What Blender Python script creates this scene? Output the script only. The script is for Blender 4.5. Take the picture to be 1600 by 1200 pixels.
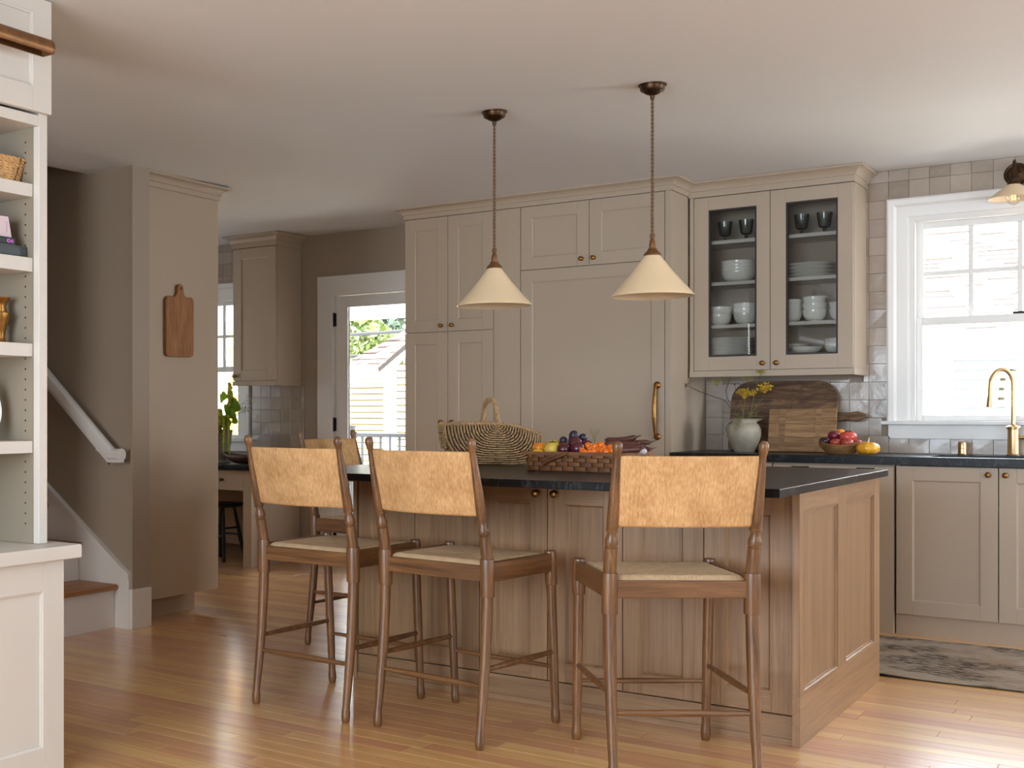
import bpy, math, random
from mathutils import Vector, Matrix, noise
random.seed(7)
PI = math.pi
sc = bpy.context.scene
for o in list(bpy.data.objects):
    bpy.data.objects.remove(o, do_unlink=True)
C = sc.collection

# ------------------------------------------------------------------ camera, sky, sun, windows' daylight, added hall fill, exposure
cam_d = bpy.data.cameras.new('camera')
cam = bpy.data.objects.new('camera', cam_d); C.objects.link(cam)
cam.location = (0, 0, 1.157); cam.rotation_euler = (PI/2, 0, math.radians(37.24))
cam_d.sensor_width = 36.0; cam_d.lens = 36.0*1862.6/1600.0
cam_d.shift_x = 350.0/1600.0; cam_d.shift_y = 46.5/1600.0
cam_d.clip_start = 0.05; cam_d.clip_end = 200
sc.camera = cam

world = bpy.data.worlds.new('sky'); sc.world = world; world.use_nodes = True
bg = world.node_tree.nodes['Background']
bg.inputs[0].default_value = (0.84, 0.92, 1.0, 1); bg.inputs[1].default_value = 19.0

sun_d = bpy.data.lights.new('sun', 'SUN'); sun_d.energy = 30.0; sun_d.angle = 0.01; sun_d.color = (1.0, 0.95, 0.86)
sun = bpy.data.objects.new('sun', sun_d); C.objects.link(sun)
sun.rotation_euler = Vector((-0.20, 0.37, -0.91)).to_track_quat('-Z', 'Y').to_euler()

def area(name, loc, direction, sx, sy, power, col):
    d = bpy.data.lights.new(name, 'AREA'); d.shape = 'RECTANGLE'; d.size = sx; d.size_y = sy; d.energy = power; d.color = col
    o = bpy.data.objects.new(name, d); C.objects.link(o); o.location = loc
    o.rotation_euler = Vector(direction).to_track_quat('-Z', 'Y').to_euler()
    return o
area('daylight_right_window', (2.55, 2.6, 1.55), (-1, 0, 0), 2.8, 1.5, 70, (0.72, 0.86, 1.0))
area('daylight_sink_side_window', (2.55, 6.75, 1.45), (-1, 0, 0), 1.0, 1.3, 84, (0.86, 0.93, 1.0))
area('daylight_rear_window', (-1.6, -2.3, 1.45), (0, 1, 0), 3.2, 1.6, 245, (0.72, 0.86, 1.0))
area('hall_fill_light', (-4.0, -1.1, 1.35), (0, 1, 0), 1.0, 1.9, 58, (0.94, 0.97, 1.0))  # added fill for the dim left side; the hall opening is made up
area('daylight_nook_window', (-7.5, 6.2, 1.5), (1, 0, 0), 1.0, 1.2, 9, (0.84, 0.92, 1.0))

sc.view_settings.view_transform = 'Standard'; sc.view_settings.look = 'None'
sc.view_settings.exposure = 0.35; sc.view_settings.gamma = 1.0; sc.view_settings.use_curve_mapping = False
sc.cycles.use_denoising = True
sc.cycles.max_bounces = 8; sc.cycles.diffuse_bounces = 5; sc.cycles.glossy_bounces = 4
sc.cycles.transmission_bounces = 6; sc.cycles.transparent_max_bounces = 12
sc.cycles.sample_clamp_indirect = 16.0
sc.cycles.caustics_reflective = False; sc.cycles.caustics_refractive = False

# ------------------------------------------------------------------ colour + materials
def L(r, g, b):
    f = lambda c: (c/255/12.92) if c/255 <= 0.04045 else ((c/255+0.055)/1.055)**2.4
    return (f(r), f(g), f(b), 1)

class NT:
    def __init__(s, name):
        s.m = bpy.data.materials.new(name); s.m.use_nodes = True
        s.t = s.m.node_tree; s.bsdf = s.t.nodes['Principled BSDF']; s.out = s.t.nodes['Material Output']
    def n(s, typ, **kw):
        nd = s.t.nodes.new(typ)
        for k, v in kw.items(): setattr(nd, k, v)
        return nd
    def l(s, a, b): s.t.links.new(a, b)
    def ramp(s, fac, stops):
        r = s.n('ShaderNodeValToRGB')
        e = r.color_ramp.elements
        while len(e) < len(stops): e.new(0.5)
        for q, (p, c) in zip(e, stops): q.position = p; q.color = c
        s.l(fac, r.inputs[0]); return r.outputs[0]
    def coords(s, scale=(1, 1, 1), rand=0.0):
        tc = s.n('ShaderNodeTexCoord'); mp = s.n('ShaderNodeMapping')
        mp.inputs['Scale'].default_value = scale
        s.l(tc.outputs['Object'], mp.inputs['Vector'])
        if rand:
            oi = s.n('ShaderNodeObjectInfo'); ml = s.n('ShaderNodeMath', operation='MULTIPLY')
            s.l(oi.outputs['Random'], ml.inputs[0]); ml.inputs[1].default_value = rand
            cx = s.n('ShaderNodeCombineXYZ')
            for k in range(3): s.l(ml.outputs[0], cx.inputs[k])
            s.l(cx.outputs[0], mp.inputs['Location'])
        return mp.outputs[0]
    def noise(s, vec, scale, detail=4, rough=0.55, dist=0.0):
        nz = s.n('ShaderNodeTexNoise'); nz.inputs['Scale'].default_value = scale
        nz.inputs['Detail'].default_value = detail; nz.inputs['Roughness'].default_value = rough
        nz.inputs['Distortion'].default_value = dist
        if vec is not None: s.l(vec, nz.inputs['Vector'])
        return nz.outputs['Fac']
    def bump(s, h, strength=0.3, dist=0.002):
        b = s.n('ShaderNodeBump'); b.inputs['Strength'].default_value = strength; b.inputs['Distance'].default_value = dist
        s.l(h, b.inputs['Height']); s.l(b.outputs[0], s.bsdf.inputs['Normal'])
    def mix(s, fac, a, b, mode='MIX'):
        m = s.n('ShaderNodeMix', data_type='RGBA', blend_type=mode)
        if isinstance(fac, (int, float)): m.inputs[0].default_value = fac
        else: s.l(fac, m.inputs[0])
        for v, i in ((a, 6), (b, 7)):
            if isinstance(v, tuple): m.inputs[i].default_value = v
            else: s.l(v, m.inputs[i])
        return m.outputs[2]
    def math(s, op, a, b):
        m = s.n('ShaderNodeMath', operation=op)
        for v, i in ((a, 0), (b, 1)):
            if isinstance(v, (int, float)): m.inputs[i].default_value = v
            else: s.l(v, m.inputs[i])
        return m.outputs[0]
    def rnd(s):      # one value per object and per loose piece
        a = s.n('ShaderNodeObjectInfo').outputs['Random']; b = s.n('ShaderNodeNewGeometry').outputs['Random Per Island']
        return s.math('FRACT', s.math('ADD', a, b), 0.0)

def M(name, col, rough=0.5, metal=0.0, vary=0.0, vscale=6.0, bump=0.0, bscale=60.0, spec=0.5, coat=0.0, sss=0.0):
    t = NT(name); b = t.bsdf
    b.inputs['Roughness'].default_value = rough; b.inputs['Metallic'].default_value = metal
    b.inputs['Specular IOR Level'].default_value = spec
    if coat: b.inputs['Coat Weight'].default_value = coat; b.inputs['Coat Roughness'].default_value = 0.12
    v = t.coords((1, 1, 1), 7.0)
    if vary:
        d = tuple(c*(1-vary) for c in col[:3])+(1,); u = tuple(min(1, c*(1+vary)) for c in col[:3])+(1,)
        t.l(t.ramp(t.noise(v, vscale, 5), [(0.3, d), (0.7, u)]), b.inputs['Base Color'])
    else:
        b.inputs['Base Color'].default_value = col
    if bump: t.bump(t.noise(v, bscale, 3), bump, 0.002)
    return t.m

def wood(name, dark, light, axis, rough=0.42, across=26.0, along=1.3, tone=0.25, coat=0.0, bump=0.12, pore=0.35):
    t = NT(name); b = t.bsdf
    s = [across]*3; s['XYZ'.index(axis)] = along
    v = t.coords(tuple(s), 13.0)
    g = t.noise(v, 1.0, 6, 0.6, 0.8)
    s2 = [across*9]*3; s2['XYZ'.index(axis)] = along*3.5
    fine = t.noise(t.coords(tuple(s2), 5.0), 1.0, 3, 0.6, 0.2)
    c = t.ramp(g, [(0.28, dark), (0.72, light)])
    dk = tuple(x*0.62 for x in dark[:3])+(1,)
    c = t.mix(t.math('MULTIPLY', t.ramp(fine, [(0.42, (1, 1, 1, 1)), (0.56, (0, 0, 0, 1))]), pore), c, dk)
    if tone:
        hsv = t.n('ShaderNodeHueSaturation'); t.l(c, hsv.inputs['Color'])
        t.l(t.math('ADD', t.math('MULTIPLY', t.rnd(), 2*tone), 1-tone), hsv.inputs['Value']); c = hsv.outputs[0]
    t.l(c, b.inputs['Base Color'])
    b.inputs['Roughness'].default_value = rough
    if coat: b.inputs['Coat Weight'].default_value = coat; b.inputs['Coat Roughness'].default_value = 0.2
    if bump: t.bump(fine, bump, 0.001)
    return t.m

def glass_pane(name, tint=(1, 1, 1, 1), gloss=0.9):
    t = NT(name); t.t.nodes.remove(t.bsdf)
    tr = t.n('ShaderNodeBsdfTransparent'); tr.inputs[0].default_value = tint
    gl = t.n('ShaderNodeBsdfGlossy'); gl.inputs['Roughness'].default_value = 0.02
    fr = t.n('ShaderNodeFresnel'); fr.inputs[0].default_value = 1.45
    mx = t.n('ShaderNodeMixShader'); t.l(t.math('MULTIPLY', fr.outputs[0], gloss), mx.inputs[0])
    t.l(tr.outputs[0], mx.inputs[1]); t.l(gl.outputs[0], mx.inputs[2]); t.l(mx.outputs[0], t.out.inputs[0])
    return t.m

m_wall = M('wall_paint', L(160, 146, 129), 0.75, bump=0.04, bscale=180)
m_ceil = M('ceiling_paint', L(218, 218, 218), 0.85, bump=0.03, bscale=120)
m_cab = M('greige_cabinet_paint', L(176, 159, 138), 0.42)
m_cabin = M('cabinet_interior_paint', L(162, 146, 128), 0.55)
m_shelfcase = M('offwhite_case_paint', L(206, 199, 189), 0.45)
m_shelfshade = M('case_paint_in_shade', L(142, 130, 112), 0.55)  # same case paint, darkened: the shade inside the shelves is in the colour
m_trim = M('white_trim_paint', L(228, 226, 222), 0.38)
m_stone = None
def stone():
    t = NT('black_soapstone'); v = t.coords((1, 1, 1))
    g = t.noise(v, 3.0, 8, 0.65, 1.2)
    c = t.ramp(g, [(0.35, L(20, 20, 21)), (0.62, L(30, 30, 31)), (0.74, L(42, 42, 43))])
    vein = t.noise(v, 1.3, 10, 0.7, 3.5)
    c = t.mix(t.ramp(vein, [(0.492, (0, 0, 0, 1)), (0.5, (.22, .22, .22, 1)), (0.508, (0, 0, 0, 1))]), c, L(150, 150, 150))
    t.l(c, t.bsdf.inputs['Base Color']); t.bsdf.inputs['Roughness'].default_value = 0.30; t.bsdf.inputs['Specular IOR Level'].default_value = 0.16
    t.bump(t.noise(v, 50, 4), 0.06, 0.001); return t.m
m_stone = stone()
def floor_mat():
    t = NT('oak_strip_floor'); b = t.bsdf
    r = t.rnd()
    v = t.coords((1.1, 22, 22), 17.0)
    g = t.noise(v, 1.0, 6, 0.6, 0.9)
    c = t.ramp(g, [(0.25, L(192, 138, 84)), (0.55, L(214, 161, 105)), (0.78, L(228, 180, 126))])
    fine = t.noise(t.coords((5, 260, 260), 3.0), 1.0, 3, 0.6, 0.3)
    c = t.mix(t.math('MULTIPLY', t.ramp(fine, [(0.4, (1, 1, 1, 1)), (0.55, (0, 0, 0, 1))]), 0.22), c, L(126, 84, 48))
    hs = t.n('ShaderNodeHueSaturation'); t.l(c, hs.inputs['Color'])
    t.l(t.math('ADD', t.math('MULTIPLY', r, 0.27), 0.87), hs.inputs['Value'])
    t.l(t.math('ADD', t.math('MULTIPLY', r, 0.03), 0.485), hs.inputs['Hue'])
    t.l(hs.outputs[0], b.inputs['Base Color'])
    rr = t.noise(t.coords((2.5, 9, 9), 3.0), 2.0, 3)
    t.l(t.math('ADD', t.math('MULTIPLY', rr, 0.14), 0.24), b.inputs['Roughness'])
    b.inputs['Specular IOR Level'].default_value = 0.55; b.inputs['Coat Weight'].default_value = 1.0; b.inputs['Coat Roughness'].default_value = 0.20
    t.bump(t.noise(t.coords((3, 30, 30), 3.0), 1.0, 3), 0.06, 0.002)
    return t.m
m_floor = floor_mat()
m_oak = wood('island_oak_upright', L(130, 98, 68), L(162, 127, 92), 'Z', 0.45, 30, 1.2, 0.06, pore=0.28)
m_oakx = wood('island_oak_level', L(130, 98, 68), L(162, 127, 92), 'X', 0.45, 30, 1.2, 0.06, pore=0.28)
m_oaky = wood('island_oak_level_end', L(130, 98, 68), L(162, 127, 92), 'Y', 0.45, 30, 1.2, 0.06, pore=0.28)
m_walnut = wood('stool_stained_wood', L(78, 50, 28), L(142, 98, 58), 'Z', 0.38, 34, 2.0, 0.06, coat=0.15)
m_walnutx = wood('stool_stained_rail', L(78, 50, 28), L(142, 98, 58), 'X', 0.4, 34, 2.0, 0.06, coat=0.2)
m_walnuty = wood('stool_stained_side_rail', L(78, 50, 28), L(142, 98, 58), 'Y', 0.4, 34, 2.0, 0.06, coat=0.2)
m_tread = wood('stair_tread_oak', L(148, 98, 56), L(186, 132, 82), 'Y', 0.35, 24, 1.2, 0.05)
m_board = wood('warm_cutting_board', L(132, 84, 44), L(176, 122, 70), 'Z', 0.55, 16, 2.2, 0.0, pore=0.5)
m_pine = wood('old_pine_board', L(128, 92, 58), L(186, 146, 100), 'X', 0.6, 18, 2.4, 0.12, pore=0.5)
def oldboard():
    t = NT('blackened_old_board'); v = t.coords((2.0, 14, 14))
    g = t.noise(v, 1.4, 8, 0.7, 1.4)
    c = t.ramp(g, [(0.3, L(44, 31, 22)), (0.48, L(98, 70, 46)), (0.70, L(150, 114, 78))])
    blot = t.noise(t.coords((1, 1, 1)), 6.0, 5, 0.65, 0.6)
    c = t.mix(t.ramp(blot, [(0.46, (0, 0, 0, 1)), (0.66, (.8, .8, .8, 1))]), c, L(34, 24, 17))
    t.l(c, t.bsdf.inputs['Base Color']); t.bsdf.inputs['Roughness'].default_value = 0.6
    t.bump(g, 0.4, 0.003); return t.m
m_oldboard = oldboard()
def cord(name, c0, c1, rough=0.8):
    t = NT(name); b = t.bsdf
    v = t.coords((190, 190, 16), 3.0)
    g = t.noise(v, 1.0, 4, 0.65)
    patch = t.noise(t.coords((1, 1, 1), 3.0), 14.0, 4)
    c = t.ramp(t.math('ADD', t.math('MULTIPLY', g, 0.6), t.math('MULTIPLY', patch, 0.4)), [(0.36, c0), (0.62, c1)])
    t.l(c, b.inputs['Base Color']); b.inputs['Roughness'].default_value = rough; b.inputs['Specular IOR Level'].default_value = 0.25
    t.bump(g, 0.5, 0.002); return t.m
m_cord = cord('woven_paper_cord', L(178, 132, 84), L(218, 174, 122))
def rush():
    t = NT('rush_seat_cord'); b = t.bsdf
    uv = t.n('ShaderNodeUVMap'); uv.uv_map = 'UVMap'
    w = t.n('ShaderNodeTexWave'); w.bands_direction = 'X'; w.inputs['Scale'].default_value = 62.0
    w.inputs['Distortion'].default_value = 0.9; w.inputs['Detail Scale'].default_value = 1.0
    t.l(uv.outputs[0], w.inputs['Vector'])
    g = t.noise(t.coords((40, 40, 40), 3.0), 1.0, 4)
    c = t.ramp(t.math('ADD', t.math('MULTIPLY', w.outputs['Fac'], 0.45), t.math('MULTIPLY', g, 0.55)), [(0.25, L(168, 136, 100)), (0.65, L(222, 192, 152))])
    t.l(c, b.inputs['Base Color']); b.inputs['Roughness'].default_value = 0.75
    t.bump(w.outputs['Fac'], 0.6, 0.003); return t.m
m_rush = rush()
m_brass = M('aged_brass', L(150, 108, 58), 0.34, 1.0, vary=0.25, vscale=30)
m_brassb = M('brushed_brass', L(206, 174, 128), 0.33, 1.0, vary=0.12, vscale=20)
m_bronze = M('dark_bronze', L(72, 52, 36), 0.38, 0.9, vary=0.25, vscale=25)
m_bronzel = M('warm_bronze', L(126, 88, 52), 0.40, 0.6, vary=0.2, vscale=25)
m_darkmetal = M('dark_iron', L(40, 36, 33), 0.45, 0.8)
m_black = M('black_painted_wood', L(24, 23, 22), 0.4)
m_grille = M('bronze_door_muntin', L(46, 38, 32), 0.5, 0.3)
m_shade = M('cream_enamel_shade', L(232, 206, 166), 0.32, coat=0.4)
m_shadein = M('cream_enamel_inside', L(236, 214, 176), 0.4)
m_cordlamp = M('twisted_lamp_flex', L(110, 84, 60), 0.75)
m_glass = glass_pane('window_glass')
m_cabglass = glass_pane('cabinet_glass', (0.93, 0.94, 0.93, 1), 1.0)
m_bulbglass = glass_pane('bulb_glass', (1, 1, 1, 1), .45)
m_smoke = NT('smoke_grey_glass')
_t = m_smoke; _t.t.nodes.remove(_t.bsdf)
_a = _t.n('ShaderNodeBsdfTransparent'); _a.inputs[0].default_value = (0.80, 0.84, 0.85, 1)
_b = _t.n('ShaderNodeBsdfGlossy'); _b.inputs['Roughness'].default_value = 0.06
_m = _t.n('ShaderNodeMixShader'); _f = _t.n('ShaderNodeFresnel'); _f.inputs[0].default_value = 1.5
_t.l(_f.outputs[0], _m.inputs[0]); _t.l(_a.outputs[0], _m.inputs[1]); _t.l(_b.outputs[0], _m.inputs[2]); _t.l(_m.outputs[0], _t.out.inputs[0])
m_smoke = _t.m
m_china = M('white_glazed_china', L(240, 237, 231), 0.16, spec=0.6)
m_jug = M('celadon_stoneware', L(164, 156, 138), 0.5, vary=0.25, vscale=9, bump=0.2, bscale=40)
m_zinc = M('grey_zinc', L(150, 152, 152), 0.5, 0.4, vary=0.15, vscale=14)
def tile_mat():
    t = NT('glazed_clay_tile'); b = t.bsdf
    r = t.rnd()
    c = t.ramp(r, [(0.0, L(150, 136, 122)), (0.35, L(166, 152, 138)), (0.7, L(176, 163, 150)), (1.0, L(160, 148, 140))])
    mot = t.noise(t.coords((1, 1, 1), 9.0), 16.0, 5, 0.6)
    c = t.mix(t.math('MULTIPLY', t.ramp(mot, [(0.45, (0, 0, 0, 1)), (0.75, (1, 1, 1, 1))]), 0.35), c, L(186, 172, 156))
    t.l(c, b.inputs['Base Color']); b.inputs['Roughness'].default_value = 0.17; b.inputs['Specular IOR Level'].default_value = 0.55
    t.bump(t.noise(t.coords((1, 1, 1), 9.0), 22.0, 3), 0.22, 0.004)
    return t.m
m_tile = tile_mat()
m_grout = M('tile_grout', L(150, 138, 124), 0.9)
m_wicker = M('willow_wicker', L(170, 134, 92), 0.62, vary=0.3, vscale=40)
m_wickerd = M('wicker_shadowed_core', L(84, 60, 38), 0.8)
m_splint = wood('dark_ash_splint', L(98, 58, 28), L(148, 96, 52), 'X', 0.5, 40, 4, 0.22, pore=0.3)
m_sea = M('plaited_seagrass', L(198, 154, 100), 0.75, vary=0.3, vscale=60)
m_rattan = cord('fine_rattan_bowl', L(120, 86, 52), L(168, 126, 82))

# ------------------------------------------------------------------ mesh builder
class MB:
    def __init__(s): s.v = []; s.f = []; s.uv = None
    def add(s, vs, fs):
        k = len(s.v); s.v += [tuple(p) for p in vs]; s.f += [tuple(i+k for i in f) for f in fs]; return s
    def box(s, x0, x1, y0, y1, z0, z1):
        return s.add([(x0, y0, z0), (x1, y0, z0), (x1, y1, z0), (x0, y1, z0), (x0, y0, z1), (x1, y0, z1), (x1, y1, z1), (x0, y1, z1)],
                     [(0, 3, 2, 1), (4, 5, 6, 7), (0, 1, 5, 4), (1, 2, 6, 5), (2, 3, 7, 6), (3, 0, 4, 7)])
    def obox(s, c, size, rot=(0, 0, 0)):
        from mathutils import Euler
        R = Euler(rot).to_matrix(); c = Vector(c); h = Vector(size)/2
        vs = [c + R @ Vector((a*h.x, b*h.y, d*h.z)) for d in (-1, 1) for a, b in ((-1, -1), (1, -1), (1, 1), (-1, 1))]
        return s.add(vs, [(0, 3, 2, 1), (4, 5, 6, 7), (0, 1, 5, 4), (1, 2, 6, 5), (2, 3, 7, 6), (3, 0, 4, 7)])
    def prism(s, poly, axis, a0, a1):       # poly = 2D outline; axis = extrusion axis
        n = len(poly)
        def P(u, v, w): return {'X': (w, u, v), 'Y': (u, w, v), 'Z': (u, v, w)}[axis]
        vs = [P(u, v, a0) for u, v in poly]+[P(u, v, a1) for u, v in poly]
        return s.add(vs, [tuple(range(n)), tuple(range(2*n-1, n-1, -1))]+[(i, i+n, (i+1) % n+n, (i+1) % n) for i in range(n)])
    def lathe(s, prof, c=(0, 0, 0), n=24, sx=1, sy=1, wob=None):
        cx, cy, cz = c; vs = []; fs = []; rows = []
        for r, z in prof:
            if r < 1e-5: rows.append([len(vs)]); vs.append((cx, cy, cz+z))
            else:
                row = []
                for i in range(n):
                    a = 2*PI*i/n; k = wob(a, z) if wob else 1
                    row.append(len(vs)); vs.append((cx+r*sx*k*math.cos(a), cy+r*sy*k*math.sin(a), cz+z))
                rows.append(row)
        for A, B in zip(rows, rows[1:]):
            if len(A) == 1 and len(B) == 1: continue
            for i in range(n):
                j = (i+1) % n
                if len(A) == 1: fs.append((A[0], B[j], B[i]))
                elif len(B) == 1: fs.append((A[i], A[j], B[0]))
                else: fs.append((A[i], A[j], B[j], B[i]))
        return s.add(vs, fs)
    def tube(s, pts, rad, n=8, cap=True, closed=False):
        pts = [Vector(p) for p in pts]; m = len(pts)
        if not hasattr(rad, '__len__'): rad = [rad]*m
        vs = []; fs = []; up = None
        for i in range(m):
            if closed: d = pts[(i+1) % m]-pts[i-1]
            else: d = pts[min(i+1, m-1)]-pts[max(i-1, 0)]
            d.normalize()
            if up is None:
                a = Vector((0, 0, 1)) if abs(d.z) < 0.9 else Vector((1, 0, 0))
                up = (a-d*a.dot(d)).normalized()
            else: up = (up-d*up.dot(d)).normalized()
            b = d.cross(up)
            for k in range(n):
                t = 2*PI*k/n; vs.append(pts[i]+(up*math.cos(t)+b*math.sin(t))*rad[i])
        for i in range(m if closed else m-1):
            j = (i+1) % m
            for k in range(n):
                l = (k+1) % n; fs.append((i*n+k, j*n+k, j*n+l, i*n+l)) if False else fs.append((i*n+k, i*n+l, j*n+l, j*n+k))
        if cap and not closed:
            fs.append(tuple(range(n-1, -1, -1))); fs.append(tuple(range((m-1)*n, m*n)))
        return s.add(vs, fs)
    def ball(s, c, r, nu=16, nv=10, fn=None):
        if not hasattr(r, '__len__'): r = (r, r, r)
        vs = [(c[0], c[1], c[2]-r[2]*(fn(0, -PI/2) if fn else 1))]; fs = []
        for j in range(1, nv):
            p = -PI/2+PI*j/nv
            for i in range(nu):
                a = 2*PI*i/nu; k = fn(a, p) if fn else 1
                vs.append((c[0]+r[0]*k*math.cos(a)*math.cos(p), c[1]+r[1]*k*math.sin(a)*math.cos(p), c[2]+r[2]*k*math.sin(p)))
        vs.append((c[0], c[1], c[2]+r[2]*(fn(0, PI/2) if fn else 1))); T = len(vs)-1
        for i in range(nu):
            l = (i+1) % nu
            fs.append((0, 1+l, 1+i)); fs.append((T, 1+(nv-2)*nu+i, 1+(nv-2)*nu+l))
            for j in range(nv-2): fs.append((1+j*nu+i, 1+j*nu+l, 1+(j+1)*nu+l, 1+(j+1)*nu+i))
        return s.add(vs, fs)
    def grid(s, fn, nu, nv, closeu=False):
        vs = []; fs = []
        for j in range(nv+1):
            for i in range(nu if closeu else nu+1): vs.append(fn(i/nu, j/nv))
        w = nu if closeu else nu+1
        for j in range(nv):
            for i in range(nu):
                l = (i+1) % w; fs.append((j*w+i, j*w+l, (j+1)*w+l, (j+1)*w+i))
        return s.add(vs, fs)
    def sweep(s, path, prof, closed=False, mapf=None):
        # path in a plane (2D), prof = closed outline (offset to the right of travel, height); mitred corners
        n = len(path); P = [Vector(p) for p in path]; vs = []; fs = []; m = len(prof)
        for i in range(n):
            def nrm(a, b): d = (b-a).normalized(); return Vector((d.y, -d.x))
            if closed or 0 < i < n-1:
                n1 = nrm(P[i-1], P[i]); n2 = nrm(P[i], P[(i+1) % n])
                k = (n1+n2); k = k/(k.length_squared/2) if k.length > 1e-6 else n1
            elif i == 0: k = nrm(P[0], P[1])
            else: k = nrm(P[-2], P[-1])
            for o, h in prof:
                q = P[i]+k*o; vs.append(mapf(q.x, q.y, h) if mapf else (q.x, q.y, h))
        for i in range(n if closed else n-1):
            j = (i+1) % n
            for a in range(m):
                b = (a+1) % m; fs.append((i*m+a, j*m+a, j*m+b, i*m+b))
        if not closed: fs += [tuple(range(m-1, -1, -1)), tuple(range((n-1)*m, n*m))]
        return s.add(vs, fs)
    def build(s, name, mat, parent=None, world=True, smooth=35, bevel=0.0, fix=True):
        me = bpy.data.meshes.new(name)
        off = Vector((0, 0, 0))
        if parent is not None and world:
            q = parent
            while q is not None: off += q.location; q = q.parent
        me.from_pydata([(x-off.x, y-off.y, z-off.z) for x, y, z in s.v], [], s.f)
        if fix:
            import bmesh
            b = bmesh.new(); b.from_mesh(me); bmesh.ops.recalc_face_normals(b, faces=b.faces); b.to_mesh(me); b.free()
        if smooth:
            me.polygons.foreach_set('use_smooth', [True]*len(me.polygons)); me.set_sharp_from_angle(angle=math.radians(smooth))
        me.materials.append(mat); me.update()
        o = bpy.data.objects.new(name, me); C.objects.link(o)
        if parent is not None: o.parent = parent
        if bevel:
            bv = o.modifiers.new('edge', 'BEVEL'); bv.width = bevel; bv.segments = 2; bv.limit_method = 'ANGLE'; bv.angle_limit = math.radians(50)
        return o

def thing(name, label, cat, loc=(0, 0, 0), rz=0.0, group=None):
    o = bpy.data.objects.new(name, None); C.objects.link(o); o.empty_display_size = 0.05
    o.location = loc; o.rotation_euler = (0, 0, rz); o['label'] = label; o['category'] = cat
    if group: o['group'] = group
    return o
def tag(o, label, cat, group=None):
    o['label'] = label; o['category'] = cat
    if group: o['group'] = group
    return o
def struct(o): o['kind'] = 'structure'; return o
def stuff(o): o['kind'] = 'stuff'; return o
def dup(root, loc=None, rz=None, label=None, group=None):
    r = root.copy(); C.objects.link(r)
    if loc is not None: r.location = loc
    if rz is not None: r.rotation_euler = (0, 0, rz)
    if label: r['label'] = label
    if group: r['group'] = group
    for ch in list(root.children):
        c = ch.copy(); C.objects.link(c); c.parent = r
        for g in list(ch.children):
            d = g.copy(); C.objects.link(d); d.parent = c
    return r
def one(mb, name, mat, label, cat, group=None, at=None, **kw):   # a thing that is one mesh, origin at `at`
    if at: mb.v = [(x-at[0], y-at[1], z-at[2]) for x, y, z in mb.v]
    o = mb.build(name, mat, None, **kw)
    if at: o.location = at
    return tag(o, label, cat, group)

CROWN = [(0, 0), (.006, 0), (.006, .030), (.012, .033), (.014, .042), (.022, .054), (.036, .063), (.052, .067), (.054, .070), (.054, .078), (0, .078)]
def prof_scale(p, sx, sz, z0): return [(a*sx, z0+b*sz) for a, b in p]

# ceiling height: an old, slightly uneven ceiling
def zc(x, y):
    z = 2.524+0.011*(min(y, 7.6)-4.87)
    if x < -2.5: z -= 0.013*(-2.5-x)*max(0, min(1, (6.9-y)/2))
    return z
W = 7.55

# ------------------------------------------------------------------ room shell
# floor: every strip of oak a plank; the ones nearest the camera are parts, the rest one stuff part
fl = MB().box(-7.7, 2.75, -2.5, W+.16, -0.06, -0.012).build('floor', M('subfloor', L(60, 42, 28), 0.9), None, smooth=0); struct(fl)
planks = []; pw = 0.083; y = 1.9; row = 0
rp = random.Random(3)
while y < W:
    x = -5.6-rp.random()*0.9
    if y > 4.7: x -= 1.9
    while x < 1.6:
        ln = rp.choice((0.55, 0.8, 1.05, 1.3, 1.6))*(0.85+0.3*rp.random())
        planks.append((x, min(x+ln, 2.4), y)); x += ln
    y += pw; row += 1
def plank_mb(mb, x0, x1, y0):
    g = 0.0006; ya, yb = y0+g, min(y0+pw, W)-g; xa, xb = x0+g, x1-g; h = rp.uniform(-0.00015, 0.00015)
    c = 0.0006
    return mb.add([(xa, ya, -.012), (xb, ya, -.012), (xb, yb, -.012), (xa, yb, -.012), (xa, ya, h-c), (xb, ya, h-c), (xb, yb, h-c), (xa, yb, h-c),
                   (xa+c, ya+c, h), (xb-c, ya+c, h), (xb-c, yb-c, h), (xa+c, yb-c, h)],
                  [(8, 9, 10, 11), (4, 5, 9, 8), (5, 6, 10, 9), (6, 7, 11, 10), (7, 4, 8, 11), (0, 1, 5, 4), (1, 2, 6, 5), (2, 3, 7, 6), (3, 0, 4, 7)])
def seen(p):      # nearest boards in view first
    x, y = (p[0]+p[1])/2, p[2]; d = -x*.605+y*.796; l = x*.796+y*.605
    px = 450+1862.6*l/max(d, .1); py = 646.5+1862.6*1.157/max(d, .1)
    return (0 if (-200 < px < 1800 and py < 1290) else 1, d)
planks.sort(key=seen)
for p in planks[:290]: plank_mb(MB(), *p).build('floor_plank', m_floor, fl, smooth=0, fix=False)
rest = MB()
for p in planks[290:]: plank_mb(rest, *p)
y = -2.4
while y < 1.9: plank_mb(rest, -3.4, 2.6, y-0.0); y += pw
stuff(rest.build('floor_planks_beyond', m_floor, fl, smooth=0, fix=False))

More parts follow.
